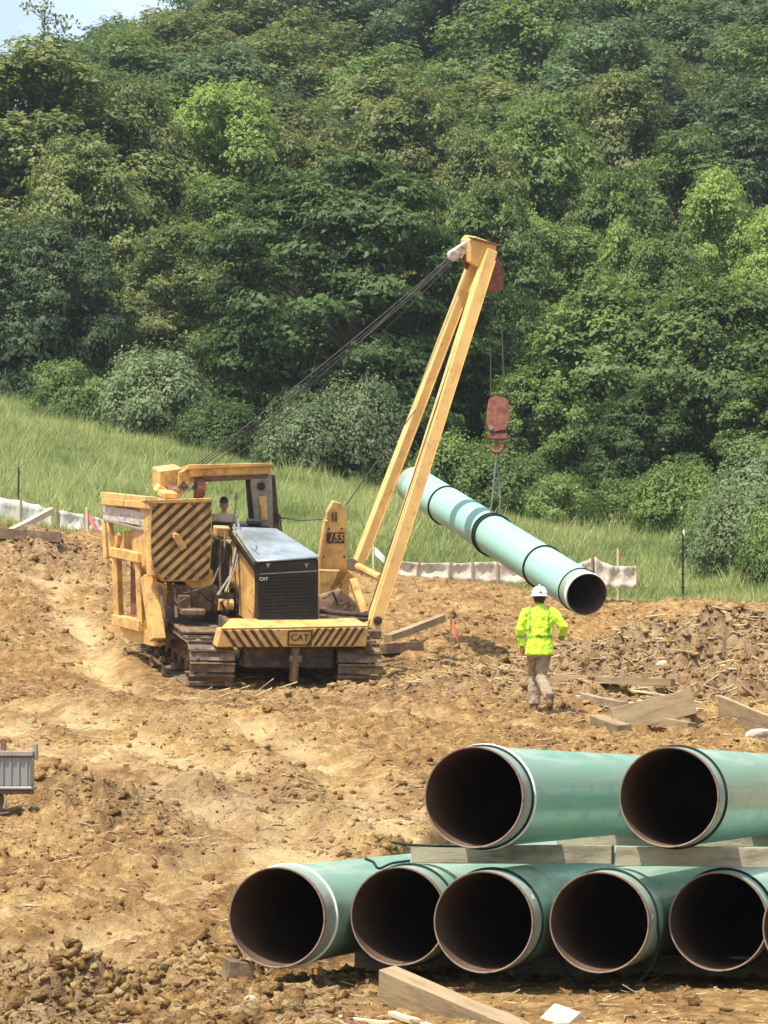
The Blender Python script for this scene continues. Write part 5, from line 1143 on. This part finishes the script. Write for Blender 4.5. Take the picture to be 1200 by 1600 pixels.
gboard('board', (905, 1092), (985, 1104), 1108, 1118, .14, .06, M['woodpale'], 'pale board end poking out between the tipped plank and the long board')
gboard('board', (1000, 1112), (1096, 1126), 1122, 1134, .12, .05, M['woodpale'], 'thin pale board crossing under the wide leaning plank')
gboard('wood_block', (1042, 1130), (1082, 1136), 1141, 1146, .2, .13, M['wood'], 'small squared block right of the wide leaning plank', 'block')
gboard('plank', (1124, 1108), (1206, 1142), 1130, 1152, .05, .34, M['wood'], 'wide plank leaning down towards the right edge', roll=.15)
# right of the tractor
gboard('plank', (606, 998), (690, 966), 1020, 990, .2, .16, M['wood'], 'board propped up just right of the boom foot')
gboard('log', (597, 1020), (655, 1015), 1034, 1030, .3, .22, M['mud'], 'dark muddy log lying right of the left track', 'log')
# left by the fence
gboard('plank', (18, 832), (80, 799), 850, 836, .16, .16, M['woodpale'], 'pale squared board leaning up over the dirt heap at left')
gboard('plank', (-20, 805), (20, 834), 850, 850, .14, .1, M['wood'], 'weathered board running off the left edge, meeting the pale leaning board')
gboard('log', (-10, 845), (95, 852), 856, 862, .4, .28, M['mud'], 'dark broken log half buried in the heap at left', 'log')
def stone(px, Y, s_, label, seed, m='stone', lift=.3):
    TV, TF = rock_template(seed); mb = MB(); c = on(px, Y)
    mb.add([tuple(Vector(v) * s_ * (1) ) for v in TV], [tuple(int(q) for q in f) for f in TF]); o = mb.build('stone', M[m], smooth=False, label=label, cat='stone')
    o.location = c + Vector((0, 0, s_ * lift)); o.scale = (1.1, .9, .8); sb = o.modifiers.new('s', 'SUBSURF'); sb.levels = sb.render_levels = 1
stone(394, 22.6, .085, 'round pale stone in the dirt below the leftmost bottom pipe', 21)
stone(1186, ground_dist(1186, 1158), .20, 'large pale angular stone at the right edge beyond the pile', 22)
stone(1035, 49.5, .14, 'pale stone on the rubble bank right of the worker', 24)
# stakes of ragged white bits behind the tractor
stake('survey_stake', 583, 850, 880, 79.5, .05, M['woodpale'], 'ragged pale stake seen between the two boom legs', flag=('whiteband', 1.6, .8))

# ------------------------------------------------------------------ ribbed metal trough on a post, left edge
TY = ground_dist(0, 1284); c = at(18, 1205, TY)
MT = empty('metal_trough', (c.x, TY, GS(c.x, TY)), label='grey ribbed metal trough on a rusty post, cut by the left edge', cat='trough'); o0 = MT.location
def bxp(x0, y0, x1, y1, Y, d, mb): a = at(x0, y1, Y) - o0; b_ = at(x1, y0, Y) - o0; mb.hexa([a, (b_.x, a.y, a.z), (b_.x, a.y + d, a.z), (a.x, a.y + d, a.z), (a.x, a.y, b_.z), (b_.x, a.y, b_.z), (b_.x, a.y + d, b_.z), (a.x, a.y + d, b_.z)])
mb = MB(); bxp(-90, 1182, 48, 1229, TY, .35, mb); mb.build('side_sheet', M['galv'], MT, bevel=.01)
for i in range(11):
    mb = MB(); x_ = -86 + i * 12.5; bxp(x_, 1183, x_ + 4, 1228, TY - .02, .03, mb); mb.build('rib', M['galv'], MT, bevel=.004)
mb = MB(); bxp(-92, 1173, 52, 1182, TY - .05, .5, mb); mb.build('top_rim', M['greysteel'], MT, bevel=.01)
mb = MB(); bxp(-92, 1229, 50, 1234, TY - .06, .5, mb); mb.build('bottom_rim', M['galv'], MT, bevel=.01)
mb = MB(); bxp(-92, 1234, 49, 1241, TY - .03, .3, mb); mb.build('base_beam', M['rustpost'], MT, bevel=.01)
mb = MB(); a = at(-1, 1241, TY) - o0; mb.box((a.x, .1, a.z / 2 - .1), (.07, .07, a.z + .2)); mb.build('post', M['rustpost'], MT, bevel=.01)
mb = MB(); a = at(-80, 1241, TY) - o0; mb.box((a.x, .1, a.z / 2 - .1), (.07, .07, a.z + .2)); mb.build('post', M['rustpost'], MT, bevel=.01)
mb = MB(); bxp(1, 1160, 9, 1180, TY - .04, .06, mb); a = at(5, 1158, TY) - o0; mb.disc(a, .035, 10, 'y', .07); mb.build('clamp', M['rustpost'], MT, bevel=.008)
mb = MB(); bxp(53, 1162, 58, 1187, TY, .1, mb); mb.build('end_bracket', M['greysteel'], MT, bevel=.006)
mb = MB(); a = at(7, 1244, TY - .1) - o0; mb.tube([a, a + Vector((.02, 0, -.04)), a + Vector((0, 0, -.1)), a + Vector((-.01, 0, -.14))], .012, 6); mb.build('chain_end', M['greysteel'], MT)

# ------------------------------------------------------------------ summer haze over the valley
mb = MB(); mb.box((0, 200, 75), (740, 600, 160)); hz = bpy.data.materials.new('haze'); hz.use_nodes = True; n = hz.node_tree; n.nodes.clear()
ho = n.nodes.new('ShaderNodeOutputMaterial'); pv = n.nodes.new('ShaderNodeVolumePrincipled'); pv.inputs['Color'].default_value = (.86, .93, 1, 1); pv.inputs['Density'].default_value = HAZE; pv.inputs['Anisotropy'].default_value = .3
n.links.new(pv.outputs[0], ho.inputs['Volume'])
o = mb.build('haze', hz); tag(o, kind='stuff')
